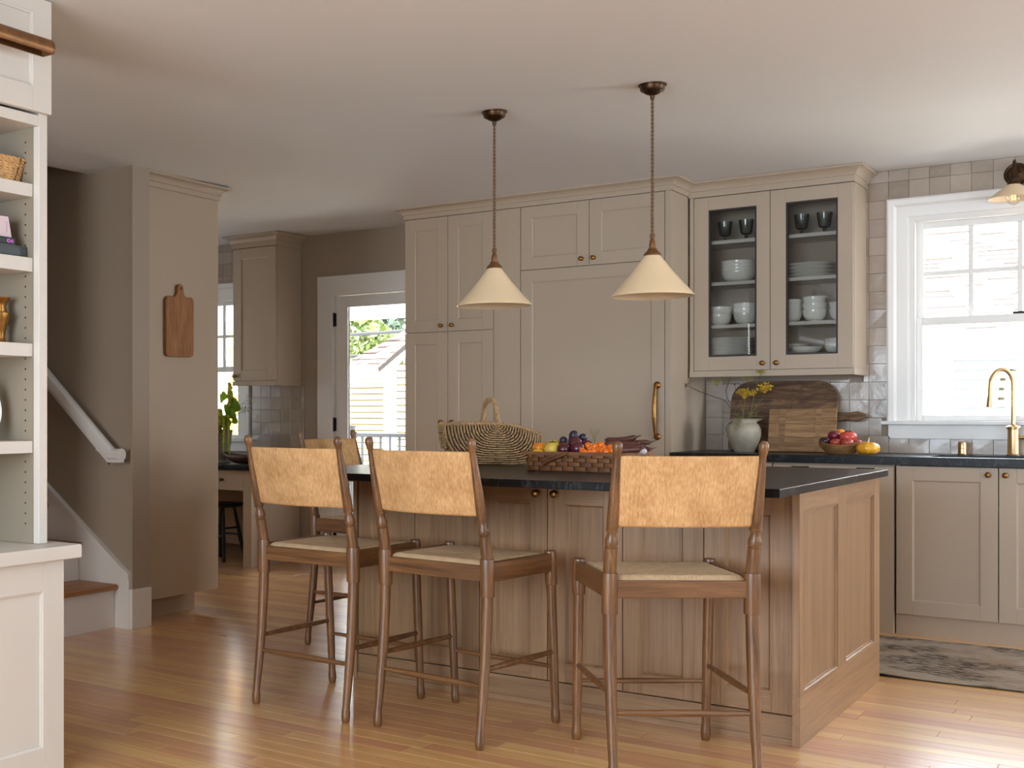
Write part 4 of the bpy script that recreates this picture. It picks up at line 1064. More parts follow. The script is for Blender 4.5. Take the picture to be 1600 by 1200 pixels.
def splints(face, a0, a1, n):
    for row in range(4):
        z0 = .005+row*.0185; z1 = z0+.0165
        for k in range(n+1):
            w = (a1-a0)/n; u0 = a0+(k-.5*(row % 2))*w+.002; u1 = u0+w-.004
            u0, u1 = max(u0, a0), min(u1, a1)
            if u1-u0 < .012: continue
            bulge = .0045
            m = MB()
            for zz_, s in ((z0, 0), (z1, 1)):
                o_ = flare(zz_)
                for i in range(5):
                    t = i/4; u = u0+(u1-u0)*t; out = o_+bulge*math.sin(PI*t)
                    m.v.append((u, B0-out, IT+zz_) if face == 'f' else (A0-out, u, IT+zz_) if face == 'l' else (A1+out, u, IT+zz_))
            m.f = [(i, i+1, 6+i, 5+i) for i in range(4)]
            m.build('splint', m_splint, sb, smooth=60)
splints('f', A0, A1, 8); splints('l', B0, B1, 5); splints('r', B0, B1, 5)
rimb = MB().sweep([(A0-.012, B0-.012), (A0-.012, B1+.012), (A1+.012, B1+.012), (A1+.012, B0-.012)], [(0, IT+HH-.012), (-.006, IT+HH-.012), (-.007, IT+HH+.002), (.004, IT+HH+.002)], True)
rimb.build('rim', m_splint, sb, smooth=0)
MB().tube([(-2.190, B0-.014, IT+.030), (-2.150, B0-.020, IT+.050), (-2.100, B0-.020, IT+.068), (-2.072, B0-.016, IT+.080)], [.007, .008, .008, .006], 6).build('handle', m_splint, sb, smooth=60)
MB().box(A0-.012, A0+.035, B0+.01, B0+.05, IT+.0005, IT+.012).build('foot', m_splint, sb, smooth=0, bevel=.002)
m_or = M('persimmon_skin', L(226, 134, 30), .28, vary=.08, vscale=10, coat=.3); m_yel = M('yellow_squash_skin', L(214, 182, 78), .45, vary=.15, vscale=26, bump=.3, bscale=30)
m_lem = M('lemon_skin', L(222, 188, 40), .4, bump=.2, bscale=60); m_plum = M('plum_skin', L(84, 26, 38), .3, vary=.25, vscale=16, coat=.25)
m_grape = M('black_grape_skin', L(44, 38, 50), .42, vary=.3, vscale=20); m_cher = M('orange_cherry_skin', L(232, 112, 14), .2, vary=.08, vscale=20, coat=.4)
m_carrot = M('purple_carrot_skin', L(92, 52, 42), .5, vary=.3, vscale=30, bump=.3, bscale=40); m_carrotlight = M('pale_carrot_top', L(196, 180, 178), .5)
z0 = IT
fruit('persimmon', 'orange persimmon at the left end of the splint basket', 'fruit', (-2.238, 4.735, z0+.096), (.034, .033, .027), m_or, 4, .02)
fruit('lemon', 'yellow lemon half hidden under the orange persimmon', 'fruit', (-2.232, 4.700, z0+.070), (.032, .024, .022), m_lem, 0, 0)
fruit('yellow_squash', 'lumpy pale yellow squash in front of the splint basket', 'squash', (-2.176, 4.725, z0+.092), (.037, .036, .034), m_yel, 9, .05, calyx=m_calyx)
fruit('yellow_squash', 'second yellow squash, behind the lumpy front one', 'squash', (-2.205, 4.80, z0+.104), (.034, .033, .030), m_yel, 9, .04)
for (x, y, z, r, lab) in ((-2.122, 4.718, .092, .029, 'dark red plum at the front, next to the yellow squash'), (-2.096, 4.775, .115, .031, 'dark red plum in the middle of the fruit pile'),
                          (-2.062, 4.722, .096, .030, 'dark red plum at the front, next to the orange cherry tomatoes'), (-2.050, 4.790, .104, .028, 'dark red plum behind the front plums')):
    fruit('plum', lab, 'fruit', (x, y, z0+z), r, m_plum, 0, 0, 'dark red plums in the splint basket')
for (x, y, z, r, lab) in ((-2.160, 4.80, .128, .017, 'leftmost blue-black grape, next to the yellow squash'), (-2.128, 4.83, .140, .019, 'blue-black grape left of the highest one'), (-2.112, 4.80, .150, .021, 'highest and largest blue-black grape on the fruit pile'),
                          (-2.088, 4.84, .140, .018, 'blue-black grape right of the highest one'), (-2.142, 4.85, .125, .018, 'blue-black grape half hidden behind the left grapes'), (-2.100, 4.87, .120, .018, 'blue-black grape hidden at the back of the bunch')):
    fruit('grape', lab, 'fruit', (x, y, z0+z), (r, r, r*1.05), m_grape, 0, 0, 'blue-black grapes on the fruit pile', nu=16, nv=10)
for (px, py) in ((-2.032, .107), (-1.998, .105), (-1.976, .111), (-2.012, .094), (-2.041, .088), (-1.987, .086), (-1.955, .098), (-1.926, .101), (-1.951, .087), (-1.965, .090), (-2.022, .079), (-1.935, .085), (-2.000, .080), (-1.910, .090)):
    yy = 4.700+(.108-py)*-.9+.03+rs.uniform(-.006, .006)
    fruit('cherry_tomato', 'shiny orange cherry tomato at the right end of the splint basket', 'tomato', (px, yy+(py-.08)*1.2, z0+py), .0165, m_cher, 0, 0, 'orange cherry tomatoes in the splint basket', nu=16, nv=10)
for k, (x, y, z, dx, dz, ln, lab) in enumerate(((-1.985, 4.80, .112, .96, .06, .165, 'slim purple carrot, uppermost of the bunch'), (-1.985, 4.77, .102, 1, .05, .19, 'purple carrot in the front of the bunch'), (-1.990, 4.83, .128, .97, .10, .150, 'fat purple carrot on top of the bunch'),
                                            (-1.985, 4.745, .090, 1, .02, .185, 'purple carrot at the bottom front of the bunch'), (-1.985, 4.86, .105, 1, .09, .18, 'purple carrot at the back of the bunch'), (-1.990, 4.80, .092, 1, .03, .205, 'longest purple carrot, underneath the bunch'))):
    pts = []; n = 10
    for i in range(n+1):
        t = i/n; pts.append((x+dx*ln*t, y+.012*math.sin(3*t+k), z0+z+dz*ln*t+.004*math.sin(5*t+k)))
    c = thing('purple_carrot', lab, 'carrot', (x, y, z0+z), 0, 'purple carrots in the splint basket')
    MB().tube(pts, [.004]+[.0135*(1-.35*abs(i/n-.55))*(.7 if i == n else 1) for i in range(1, n+1)], 10).build('root', m_carrot, c, smooth=60)
    e = Vector(pts[-1]); MB().tube([e, e+Vector((.008, .002, .004)), e+Vector((.018, .004+.004*k, .008))], [.004, .003, .0012], 6).build('leaf_stub', m_carrot if k % 2 else m_stemd, c, smooth=60)
fruit('shallot', 'small pale pink shallot beside the carrot ends', 'shallot', (-1.796, 4.765, z0+.0895), (.016, .015, .014), m_carrotlight, 6, .03)
m = MB()
for k in range(7):
    a = k*.9; m.tube([(-2.045, 4.86, z0+.12), (-2.045+.012*math.cos(a), 4.86+.012*math.sin(a), z0+.155), (-2.045+.022*math.cos(a), 4.86+.022*math.sin(a), z0+.172+.006*(k % 3))], .0008, 4)
one(m, 'dill_sprig', m_frond, 'tiny feathery green sprig sticking up behind the plums', 'leaf', smooth=60)

# ------------------------------------------------------------------ rug in front of the sink
def rugmat():
    t = NT('worn_vintage_rug'); b = t.bsdf
    v = t.coords((14, 75, 1)); st = t.noise(v, 1.0, 5, 0.7)
    big = t.noise(t.coords((1.2, 2.2, 1)), 2.2, 3, 0.6, 0.5)
    m = t.math('MULTIPLY', t.ramp(st, [(0.47, (0, 0, 0, 1)), (0.53, (1, 1, 1, 1))]), t.ramp(big, [(0.44, (0, 0, 0, 1)), (0.55, (1, 1, 1, 1))]))
    base_ = t.ramp(t.noise(t.coords((20, 160, 1)), 1.0, 4), [(0.3, L(128, 113, 98)), (0.7, L(174, 160, 143))])
    rust = t.mix(t.ramp(t.noise(t.coords((2, 3, 1)), 1.6, 3), [(.5, (0, 0, 0, 1)), (.7, (.5, .5, .5, 1))]), base_, L(140, 108, 80))
    t.l(t.mix(m, rust, L(62, 52, 46)), b.inputs['Base Color']); b.inputs['Roughness'].default_value = 0.95; b.inputs['Specular IOR Level'].default_value = 0.1
    t.bump(t.noise(t.coords((120, 120, 1)), 1.0, 3), 0.5, 0.003); return t.m
rg = MB()
def rz(u, v): return .006+(.006*max(0, math.sin(u*26+.6))**2*max(0, 1-v*14))
rg.grid(lambda u, v: (-1.85+2.75*u, 5.762+1.04*v+.008*math.sin(u*15)*(1-v)+.05*u*(1-v)*.6, rz(u, v)), 110, 24)
rg.grid(lambda u, v: (-1.85+2.75*u, 5.764+1.036*v+.008*math.sin(u*15)*(1-v)+.05*u*(1-v)*.6, .001+rz(u, v)*.6-.003*.6), 110, 2)
one(rg, 'runner_rug', rugmat(), 'worn grey-brown runner rug on the floor before the sink', 'rug', smooth=60, fix=False)

# ------------------------------------------------------------------ bookcase at the left edge: base cabinet + open shelves + doors above
bk = thing('base_bookcase', 'offwhite panelled base cabinet under the open shelves, left edge', 'cabinet', (-3.1, 1.9, 0))
BX0 = -2.900; BE = 2.622
MB().box(-3.295, BX0-.021, 0.55, BE-.001, .0, .690).build('body', m_shelfcase, bk, smooth=0)
shaker(bk, 1.60, BE, .0, .688, BX0, m_shelfcase, face='X', st=.088, rl=.094, th=.021, rb=.10, rec=.010, name='end_panel')
shaker(bk, .56, 1.594, .0, .688, BX0, m_shelfcase, face='X', st=.088, rl=.094, th=.021, rb=.10, rec=.010, name='end_panel')
MB().box(-3.298, BX0+.036, 0.55, BE+.046, .692, .736).build('top', m_shelfcase, bk, smooth=0, bevel=.004)
us = thing('shelf_unit', 'offwhite open shelf unit with panelled doors on top, left edge', 'shelves', (-3.13, 1.9, .7365))
UX = -2.965; UE = 2.609
MB().box(-3.294, UX, UE-.035, UE, .737, 2.49).build('side_panel', m_shelfcase, us, smooth=0, bevel=.0015)
MB().box(-3.294, UX, .56, .595, .737, 2.49).build('side_panel', m_shelfcase, us, smooth=0, bevel=.0015)
MB().box(-3.297, -3.282, .595, UE-.035, .737, 2.49).build('back', m_shelfshade, us, smooth=0)
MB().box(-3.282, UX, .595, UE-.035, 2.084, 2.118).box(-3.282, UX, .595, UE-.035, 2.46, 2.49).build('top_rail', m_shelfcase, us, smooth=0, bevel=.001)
MB().box(-3.281, UX-.026, UE-.0385, UE-.0352, .737, 2.084).build('side_shade_sheet', m_shelfshade, us, smooth=0)  # thin sheet that carries the shade-darkened colour on the inner side
for zt, zb in ((1.900, 1.858), (1.661, 1.616), (1.384, 1.342), (1.069, 1.030)):
    MB().box(-3.281, UX-.026, .596, UE-.0388, zb, zt).build('shelf', m_shelfcase, us, smooth=0, bevel=.0015)
ph = MB(); z = .80
while z < 2.07:
    for x in (UX-.062,):
        ph.box(x-.0028, x+.0028, UE-.0389, UE-.0386, z-.0028, z+.0028)
    z += .0335
stuff(ph.build('pin_holes', m_darkmetal, us, smooth=0))
d = shaker(us, 1.62, UE, 2.124, 2.488, UX+.021, m_shelfcase, face='X', st=.079, rl=.05, th=.020, rec=.010, rb=.080)
d = shaker(us, .58, 1.616, 2.124, 2.488, UX+.021, m_shelfcase, face='X', st=.079, rl=.05, th=.020, rec=.010, rb=.080)
pl = thing('picture_light', 'brass tube picture light over the open shelves, upper left corner', 'lamp', (-2.85, 2.2, 2.294))
lm = MB(); R = .031; n = 20
arc = [(-.2*PI)+1.4*PI*i/n for i in range(n+1)]
out = [(-2.85+R*math.cos(a), 2.294+R*math.sin(a)) for a in arc]; inn = [(-2.85+(R-.003)*math.cos(a), 2.294+(R-.003)*math.sin(a)) for a in arc[::-1]]
poly = out+inn
lm.prism([(x, z) for x, z in poly], 'Y', 1.95, 2.512)
lm.prism(out, 'Y', 2.508, 2.513)
lm.prism(out, 'Y', 1.949, 1.954)
lm.build('lamp_shade', m_bronzel, pl, smooth=40)
MB().tube([(-2.94, 2.23, 2.40), (-2.90, 2.23, 2.405), (-2.862, 2.23, 2.375), (-2.85, 2.23, 2.325)], .006, 10).lathe([(0, 0), (.022, 0), (.022, .006), (0, .008)], (-2.944, 2.23, 2.395), 16).build('arm', m_bronze, pl, smooth=50)

# things on the shelves
bkt = thing('seagrass_basket', 'small plaited seagrass basket on the top open shelf', 'basket', (-3.12, 2.46, 1.9005))
inn = MB().prism(rounded(-.075, .075, -.115, .105, (.03,)*4, 5), 'Z', .002, .078); inn.build('basket_core', m_wickerd, bkt, world=False, smooth=30)
sw = MB()
for row in range(9):
    z = .006+row*.0092; gr = 1+.16*row/8; base_ = rounded(-.078*gr, .078*gr, -.118*gr, .108*gr, (.03,)*4, 6); N = len(base_)
    fine = []
    for i in range(N):
        a, b = base_[i], base_[(i+1) % N]; k = max(1, int(math.dist(a, b)/.008))
        fine += [(a[0]+(b[0]-a[0])*j/k, a[1]+(b[1]-a[1])*j/k) for j in range(k)]
    for s in (0, 1):
        sw.tube([(x*(1+.018*math.sin(i*1.1+s*PI)), y*(1+.014*math.sin(i*1.1+s*PI)), z+.0030*math.cos(i*1.1+s*PI)) for i, (x, y) in enumerate(fine)], .0044, 5, closed=True)
stuff(sw.build('weave', m_sea, bkt, world=False, smooth=60))
m_teal = M('slate_book_cover', L(62, 68, 68), .5); m_ink = M('black_book_cover', L(30, 29, 31), .45); m_pink = M('pale_lilac_book', L(206, 186, 190), .55); m_paper = M('book_paper', L(214, 206, 190), .8)
m_mag = M('purple_print', L(190, 110, 190), .5); m_greyink = M('grey_print', L(120, 100, 108), .6)
zS = 1.6613
def book(label, x0, x1, y0, y1, z0, z1, mat, t=.004, up=False):
    b = thing('book', label, 'book', ((x0+x1)/2, (y0+y1)/2, z0))
    m = MB().box(x0, x1, y0, y1, z0, z0+t).box(x0, x1, y0, y1, z1-t, z1).box(x1-t, x1, y0, y1, z0+t, z1-t)
    m.build('cover', mat, b, smooth=0, bevel=.0008)
    MB().box(x0+.004, x1-t-.0005, y0+.004, y1-.004, z0+t, z1-t).build('pages', m_paper, b, smooth=0)
    return b
book('large dark slate book lying at the bottom of the shelf pile', -3.25, -3.015, 2.24, 2.566, zS, zS+.037, m_teal, .006)
bb2 = book('black book with a purple emblem lying on the slate book', -3.24, -3.022, 2.26, 2.524, zS+.0375, zS+.062, m_ink)
# purple round emblem and bars on the black spine
e = MB()
e.tube([(-3.0214, 2.497+.0052*math.cos(a), zS+.0498+.0052*math.sin(a)) for a in [2*PI*i/16 for i in range(16)]], .0022, 6, closed=True)
for k in range(3): e.box(-3.0219, -3.0212, 2.507+.0035*k, 2.5092+.0035*k, zS+.0445, zS+.055)
e.build('emblem', m_mag, bb2, smooth=60)
sl = thing('book', 'pale lilac book standing on top of the black book', 'book', (-3.10, 2.40, zS+.0625))
MB().prism([(2.26, zS+.0625), (2.517, zS+.0625), (2.503, zS+.0625+.066), (2.255, zS+.0625+.062)], 'X', -3.15, -3.03).build('cover', m_pink, sl, smooth=0, bevel=.001)
pm = MB(); zz_ = zS+.078
for k in range(13):
    h = (.0016, .0022, .0012, .0020)[k % 4]; pm.box(-3.0299, -3.0296, 2.4955, 2.4972+(.0006 if k % 3 else 0), zz_, zz_+h); zz_ += h+.0010
pm.build('spine_lettering', m_greyink, sl, smooth=0)
one(MB().lathe([(0, 0), (.022, 0), (.0225, .004), (.016, .010), (.0135, .020), (.017, .045), (.026, .075), (.031, .092), (.030, .100), (.0185, .103), (.0195, .108), (.0165, .120), (.020, .134), (.033, .146), (.034, .149), (.028, .148), (.014, .125), (0, .12)], (0, 0, 0), 36), 'brass_vase', m_brass,
    'brass baluster vase standing on the middle open shelf', 'vase', smooth=45).location = (-3.08, 2.513, 1.3845)
wp = MB().lathe(plate_prof(.105), (0, 0, 0), 40)
one(wp, 'white_plate', m_china, 'white plate standing upright on the lower open shelf, barely in view', 'plate', smooth=50)
o = bpy.data.objects['white_plate']; o.rotation_euler = (0, math.radians(80), 0); o.location = (-3.10, 2.415, 1.0695+.105)

# ------------------------------------------------------------------ tall cabinet beside the stairs with the hanging board
tc = thing('tall_side_cabinet', 'tall greige cupboard side panel beside the stairs with crown', 'cabinet', (-5.0, 5.06, 0))
MB().box(-5.40, -4.63, 4.722, 5.404, .118, 2.425).build('body', m_cab, tc, smooth=0, bevel=.0015)
MB().box(-5.36, -4.726, 4.724, 5.300, 0, .118).build('toe_board', m_cab, tc, smooth=0)
crown(tc, [(-4.630, 4.722), (-4.630, 5.406), (-5.40, 5.406)][::-1], 2.420, 1.05, .85) if False else None
MB().sweep([(-4.628, 4.722), (-4.628, 5.406), (-5.40, 5.406)], prof_scale(CROWN, 1.05, .955, 2.424)).build('crown_molding', m_cab, tc, smooth=30)
hb = thing('hanging_board', 'old wooden paddle board hanging on the greige side panel', 'cutting board', (-4.6295, 5.045, 1.65))
q = [(5.161, 1.805), (5.153, 1.822), (5.135, 1.830), (5.105, 1.826), (5.085, 1.832), (5.076, 1.846), (5.074, 1.876), (5.066, 1.893), (5.049, 1.899), (5.032, 1.893), (5.024, 1.876), (5.022, 1.844), (5.012, 1.829), (4.990, 1.822), (4.955, 1.824), (4.934, 1.815), (4.926, 1.796),
     (4.928, 1.500), (4.940, 1.484), (4.96, 1.480), (5.135, 1.483), (5.153, 1.490), (5.160, 1.508)]
MB().prism(q, 'X', -4.6295, -4.606).build('board', m_board, hb, smooth=40, bevel=.003)
MB().tube([(-4.6055, 5.049+.007*math.cos(a), 1.872+.007*math.sin(a)) for a in [2*PI*i/14 for i in range(14)]], .0018, 6, closed=True).build('hang_hole', m_black, hb, smooth=60)

# ------------------------------------------------------------------ stairs and handrail
stt = thing('staircase', 'white stairs with oak treads rising behind the bookcase', 'stairs', (-5.0, 4.1, 0))
nx, zr_ = -4.66, .0; tops = [.235, .445, .652, .86, 1.07, 1.28, 1.49, 1.70]
for i, zt in enumerate(tops):
    xr = -4.66-.278*i
    MB().box(xr-.018, xr, 3.56, 4.573, tops[i-1] if i else 0, zt-.030).build('riser', m_trim, stt, smooth=0)
    MB().prism([(xr-.30, zt-.030), (xr+.018, zt-.030), (xr+.028, zt-.024), (xr+.031, zt-.015), (xr+.028, zt-.006), (xr+.018, zt), (xr-.30, zt)], 'Y', 3.56, 4.573).build('tread', m_tread, stt, smooth=40)
sl_ = .704
sk = [(-4.552, 0), (-4.552, .272), (-4.60, .301)]+[(-6.9, .301+(6.9-4.6)*sl_), (-6.9, .301+(6.9-4.6)*sl_-.45), (-5.0, 0)]
MB().prism(sk, 'Y', 4.576, 4.5995).build('skirt_board', m_trim, stt, smooth=0)
MB().prism([(-4.552, .270), (-4.552, .300), (-4.60, .327), (-6.9, .327+(6.9-4.6)*sl_), (-6.9, .301+(6.9-4.6)*sl_), (-4.60, .301), (-4.572, .284), (-4.572, .27)], 'Y', 4.568, 4.5995).build('skirt_cap', m_trim, stt, smooth=0)
hr = thing('handrail', 'white wooden handrail on the wall beside the stairs', 'handrail', (-5.0, 4.55, 1.2))
HP = [(-.034, -.002), (-.030, -.030), (-.020, -.034), (-.018, -.052), (.018, -.052), (.020, -.034), (.030, -.030), (.034, -.002), (.026, .014), (.010, .022), (-.010, .022), (-.026, .014)]
pa = [(-4.560, .948), (-4.632, .948), (-6.6, .948+1.968*.835)]
MB().sweep(pa, [(h, o_) for o_, h in [(a, b) for a, b in HP]], False, lambda u, v, h: (u, 4.530+h, v)).build('rail', m_trim, hr, smooth=35) if False else None
hm = MB(); vs = []
for i, (x, z) in enumerate(pa):
    if i == 0: nrm = Vector((0, 1))
    elif i == 2: d_ = Vector((pa[2][0]-pa[1][0], pa[2][1]-pa[1][1])).normalized(); nrm = Vector((d_.y*-1, d_.x)) if False else Vector((d_.y, -d_.x)); nrm = -nrm if nrm.y < 0 else nrm
    else:
        d_ = Vector((pa[2][0]-pa[1][0], pa[2][1]-pa[1][1])).normalized(); n2 = Vector((d_.y, -d_.x)); n2 = -n2 if n2.y < 0 else n2
        k = Vector((0, 1))+n2; nrm = k/(k.length_squared/2)
    for a, b in HP: vs.append((x+nrm.x*b, 4.530+a, z+nrm.y*b))
m_ = len(HP)
hm.add(vs, [(i*m_+a, i*m_+(a+1) % m_, (i+1)*m_+(a+1) % m_, (i+1)*m_+a) for i in range(2) for a in range(m_)]+[tuple(range(m_-1, -1, -1)), tuple(range(2*m_, 3*m_))])
hm.build('rail', m_trim, hr, smooth=35)
for x in (-4.75, -5.75):
    zz_ = .948+(-4.632-x)*.835
    MB().tube([(x, 4.598, zz_-.10), (x, 4.560, zz_-.10), (x, 4.533, zz_-.085), (x, 4.530, zz_-.05)], .008, 8).build('bracket', m_trim, hr, smooth=60)
one(MB().lathe([(0, -.010), (.004, -.009), (.005, -.004), (.002, 0)], (0, 0, 0), 10), 'rail_hook', m_bronze, 'tiny brass hook under the lower end of the handrail', 'hook').location = (-4.655, 4.530, .893)

# ------------------------------------------------------------------ desk nook: wall cupboard, desk, stool, vase, bowl
nk = thing('nook_wall_cabinet', 'greige one-door wall cupboard above the desk', 'cabinet', (-5.82, 7.38, 1.375))
MB().box(-6.034, -5.606, UF+.021, W-.004, 1.412, 2.452).build('body', m_cab, nk, smooth=0, bevel=.001)
MB().box(-6.036, -5.602, UF-.004, UF+.016, 1.375, 1.412).box(-5.622, -5.602, UF+.016, W-.004, 1.375, 1.412).build('light_rail', m_cab, nk, smooth=0, bevel=.0015)
d = shaker(nk, -6.032, -5.609, 1.415, 2.449, UF, m_cab, st=.080, rl=.080); knob(d, -6.006, UF, 1.452)
MB().sweep([(-6.036, W-.004), (-6.036, UF), (-5.606, UF), (-5.606, W-.004)], prof_scale(CROWN, 1.1, 1.215, 2.452)).build('crown_molding', m_cab, nk, smooth=30)
dk = thing('desk', 'built-in greige desk with black top in the window nook', 'desk', (-6.2, 7.24, 0))
MB().box(-5.692, -5.612, 6.93, W-.014, 0, .732).build('side_panel', m_cab, dk, smooth=0, bevel=.0015)
MB().box(-7.02, -6.94, 6.93, W-.014, 0, .732).build('side_panel', m_cab, dk, smooth=0, bevel=.0015)
MB().box(-6.94, -5.692, 7.46, W-.014, .10, .732).build('back_panel', m_cab, dk, smooth=0)
MB().box(-6.94, -5.692, 6.955, 6.975, .575, .732).build('apron', m_cab, dk, smooth=0)
for a, b in ((-6.32, -5.697), (-6.935, -6.325)):
    f_ = MB().box(a, b, 6.934, 6.954, .578, .729).build('drawer', m_cab, dk, smooth=0, bevel=.0012); knob(f_, (a+b)/2+.11, 6.934, .655, mat=m_bronze)
MB().box(-7.03, -5.598, 6.898, W-.013, .7325, .767).build('top', m_stone, dk, smooth=0, bevel=.002)
bs = thing('black_stool', 'small dark wooden stool tucked under the desk', 'stool', (-6.13, 7.20, 0))
MB().lathe([(0, .424), (.150, .424), (.165, .432), (.170, .442), (.165, .452), (.120, .450), (0, .444)], (-6.13, 7.20, 0), 40).build('seat', m_black, bs, smooth=40)
for a in (PI*.25, PI*.75, PI*1.25, PI*1.75):
    c, s = math.cos(a), math.sin(a)
    pts = [(-6.13+c*(.095+.085*(1-t)), 7.20+s*(.095+.085*(1-t)), .002+.424*t) for t in (0, .02, .06, .10, .4, .6, .8, 1)]
    MB().tube(pts, [.012, .015, .015, .011, .016, .015, .013, .011], 10).build('leg', m_black, bs, smooth=50)
for z, r in ((.20, .150), (.26, .138)):
    for i, (a, b) in enumerate(((.25, .75), (1.25, 1.75), (.75, 1.25), (1.75, 2.25))):
        if (z < .22) == (i < 2):
            p = lambda t: (-6.13+r*math.cos(t*PI), 7.20+r*math.sin(t*PI), z)
            MB().tube([p(a), p(b)], .008, 8).build('stretcher', m_black, bs, smooth=60)
one(MB().lathe([(0, 0), (.017, .001), (.018, .005), (.008, .010), (.006, .050), (.011, .056), (.013, .070), (.008, .076), (0, .077)], (0, 0, 0), 16), 'door_stop', m_black, 'small black door stop on the desk side panel near the floor', 'door stop', smooth=45)
o = bpy.data.objects['door_stop']; o.rotation_euler = (0, PI/2, 0); o.location = (-5.6115, 7.02, .062)

VX, VY = -6.125, 7.19
zv = thing('zinc_vase', 'tall grey zinc vase with green flowers on the desk', 'vase', (VX, VY, .767))
MB().lathe([(0, .006), (.066, .006), (.072, 0), (.074, .010), (.058, .022), (.062, .06), (.078, .200), (.088, .255), (.092, .262), (.089, .264), (.084, .255), (.070, .15), (0, .05)], (0, 0, 0), 36).build('body', m_zinc, zv, world=False, smooth=45)
m_ama = M('green_amaranth', L(184, 186, 78), .8, vary=.3, vscale=60); m_leaf = M('big_green_leaf', L(112, 158, 34), .5, vary=.2, vscale=20)
_n = NT('backlit_green_leaf'); _tl = _n.n('ShaderNodeBsdfTranslucent'); _tl.inputs[0].default_value = L(168, 200, 52); _n.bsdf.inputs['Base Color'].default_value = L(122, 160, 44); _n.bsdf.inputs['Roughness'].default_value = .55
_mx = _n.n('ShaderNodeMixShader'); _mx.inputs[0].default_value = .5; _n.l(_n.bsdf.outputs[0], _mx.inputs[1]); _n.l(_tl.outputs[0], _mx.inputs[2]); _n.l(_mx.outputs[0], _n.out.inputs[0]); m_leaf = _n.m
ra = random.Random(31)
def tassel(label, pts, r):
    a = thing('amaranth_stem', label, 'flower', (VX, VY, .767))
    m = MB(); ps = [Vector(p) for p in pts]
    dense = []
    for p, q in zip(ps, ps[1:]):
        k = max(2, int((q-p).length/.006)); dense += [p.lerp(q, i/k) for i in range(k)]
    dense.append(ps[-1]); N = len(dense)
    m.tube(dense, [.003+r*.5*min(1, 3*i/N)*min(1, .3+2*(N-i)/N) for i in range(N)], 6)
    for i in range(N//5, N):
        for k in range(3):
            d = Vector((ra.uniform(-1, 1), ra.uniform(-1, 1), ra.uniform(-1, 1))).normalized()*r*.75*min(1, .4+2.2*(N-i)/N)
            m.ball(dense[i]+d, r*ra.uniform(.28, .45), 6, 4)
    m.build('tassel', m_ama, a, world=False, smooth=60)
tassel('hanging green amaranth tassel trailing almost down to the desk', [(.04, -.02, .24), (.070, -.06, .36), (.098, -.09, .37), (.108, -.10, .30), (.112, -.105, .18), (.116, -.11, .07)], .014)
tassel('second hanging green amaranth tassel, closer to the bowl', [(.04, -.01, .24), (.09, -.05, .35), (.132, -.08, .37), (.145, -.085, .29), (.150, -.09, .18), (.155, -.09, .08)], .015)
tassel('upright thick green amaranth plume reaching the cupboard bottom', [(.02, 0, .20), (.07, -.02, .34), (.105, -.03, .44), (.118, -.035, .56), (.115, -.035, .62)], .028)
tassel('leaning green amaranth plume at the left of the vase', [(-.01, 0, .22), (-.02, -.05, .34), (-.02, -.07, .44), (-.04, -.08, .52)], .028)
tassel('drooping golden green amaranth plume above the vase rim', [(.02, -.02, .22), (.035, -.06, .36), (.055, -.09, .42), (.065, -.11, .34), (.060, -.12, .24)], .024)
def leafy(label, base, tips, size, name='leaf_branch'):
    b = thing(name, label, 'leaf', (VX, VY, .767))
    for t in tips:
        base_, t = Vector(base), Vector(t); d = (t-base_).normalized(); s = d.cross(Vector((ra.uniform(-.4, .4), 1, ra.uniform(-.2, .4)))).normalized(); nn = s.cross(d)
        m = MB()
        m.grid(lambda u, v: tuple(t+d*(v-.35)*size*1.5+s*(u-.5)*size*1.25*math.sin(PI*min(1, v*.9+.06))**.8+nn*(abs(u-.5)*.28+.12*math.sin(v*4))*size), 6, 8)
        m.tube([base_, base_.lerp(t, .6), t], [.0022, .002, .0014], 5)
        m.build('leaf', m_leaf, b, world=False, smooth=60)
leafy('broad green leaves at the right of the flower vase', (.03, 0, .22), [(.150, -.04, .46), (.185, -.06, .43), (.165, -.08, .38), (.12, -.09, .41), (.175, -.07, .34), (.13, -.10, .33)], .066)
leafy('broad green leaves drooping over the left of the flower vase', (-.02, -.02, .22), [(-.05, -.10, .27), (-.02, -.12, .20), (-.06, -.08, .36), (.0, -.12, .33), (-.03, -.10, .42), (.02, -.12, .25)], .066)
leafy('darker green leaves in the middle of the flower vase', (.01, -.02, .22), [(.045, -.10, .29), (.075, -.10, .33), (.055, -.08, .50), (.085, -.08, .52), (.075, -.11, .26)], .050)
df = thing('seed_head', 'dark brown seed head in the middle of the bouquet', 'flower', (VX, VY, .767))
MB().ball((.040, -.135, .285), (.030, .016, .030), 16, 10, lambda a, p: 1+.10*math.sin(9*a)*math.cos(7*p)).build('head', m_seed, df, world=False, smooth=60)
MB().tube([(.01, -.02, .20), (.03, -.10, .25), (.040, -.125, .280)], .003, 6).build('stalk', m_stemg, df, world=False, smooth=60)
tw = MB(); rt2 = random.Random(8)
for k in range(5):
    e = Vector((.27+.05*rt2.random(), -.03+.04*rt2.random(), .40+.16*rt2.random()))
    tw.tube([(.04, 0, .22), (.16, -.02, .38+.02*k), e], [.0016, .0013, .0008], 5)
    for j in range(9):
        p = Vector((.18, -.02, .40)).lerp(e, .4+.6*j/8); q = p+Vector((rt2.uniform(-.02, .03), rt2.uniform(-.02, .02), rt2.uniform(-.02, .03)))
        tw.tube([p, q], .0006, 4); tw.ball(q, .0028, 5, 4)
o = one(tw, 'dry_seed_sprig', m_stemd, 'wispy dry seed sprig leaning right out of the zinc vase', 'flower', smooth=60); o.location = (VX, VY, .767)
dm = MB()
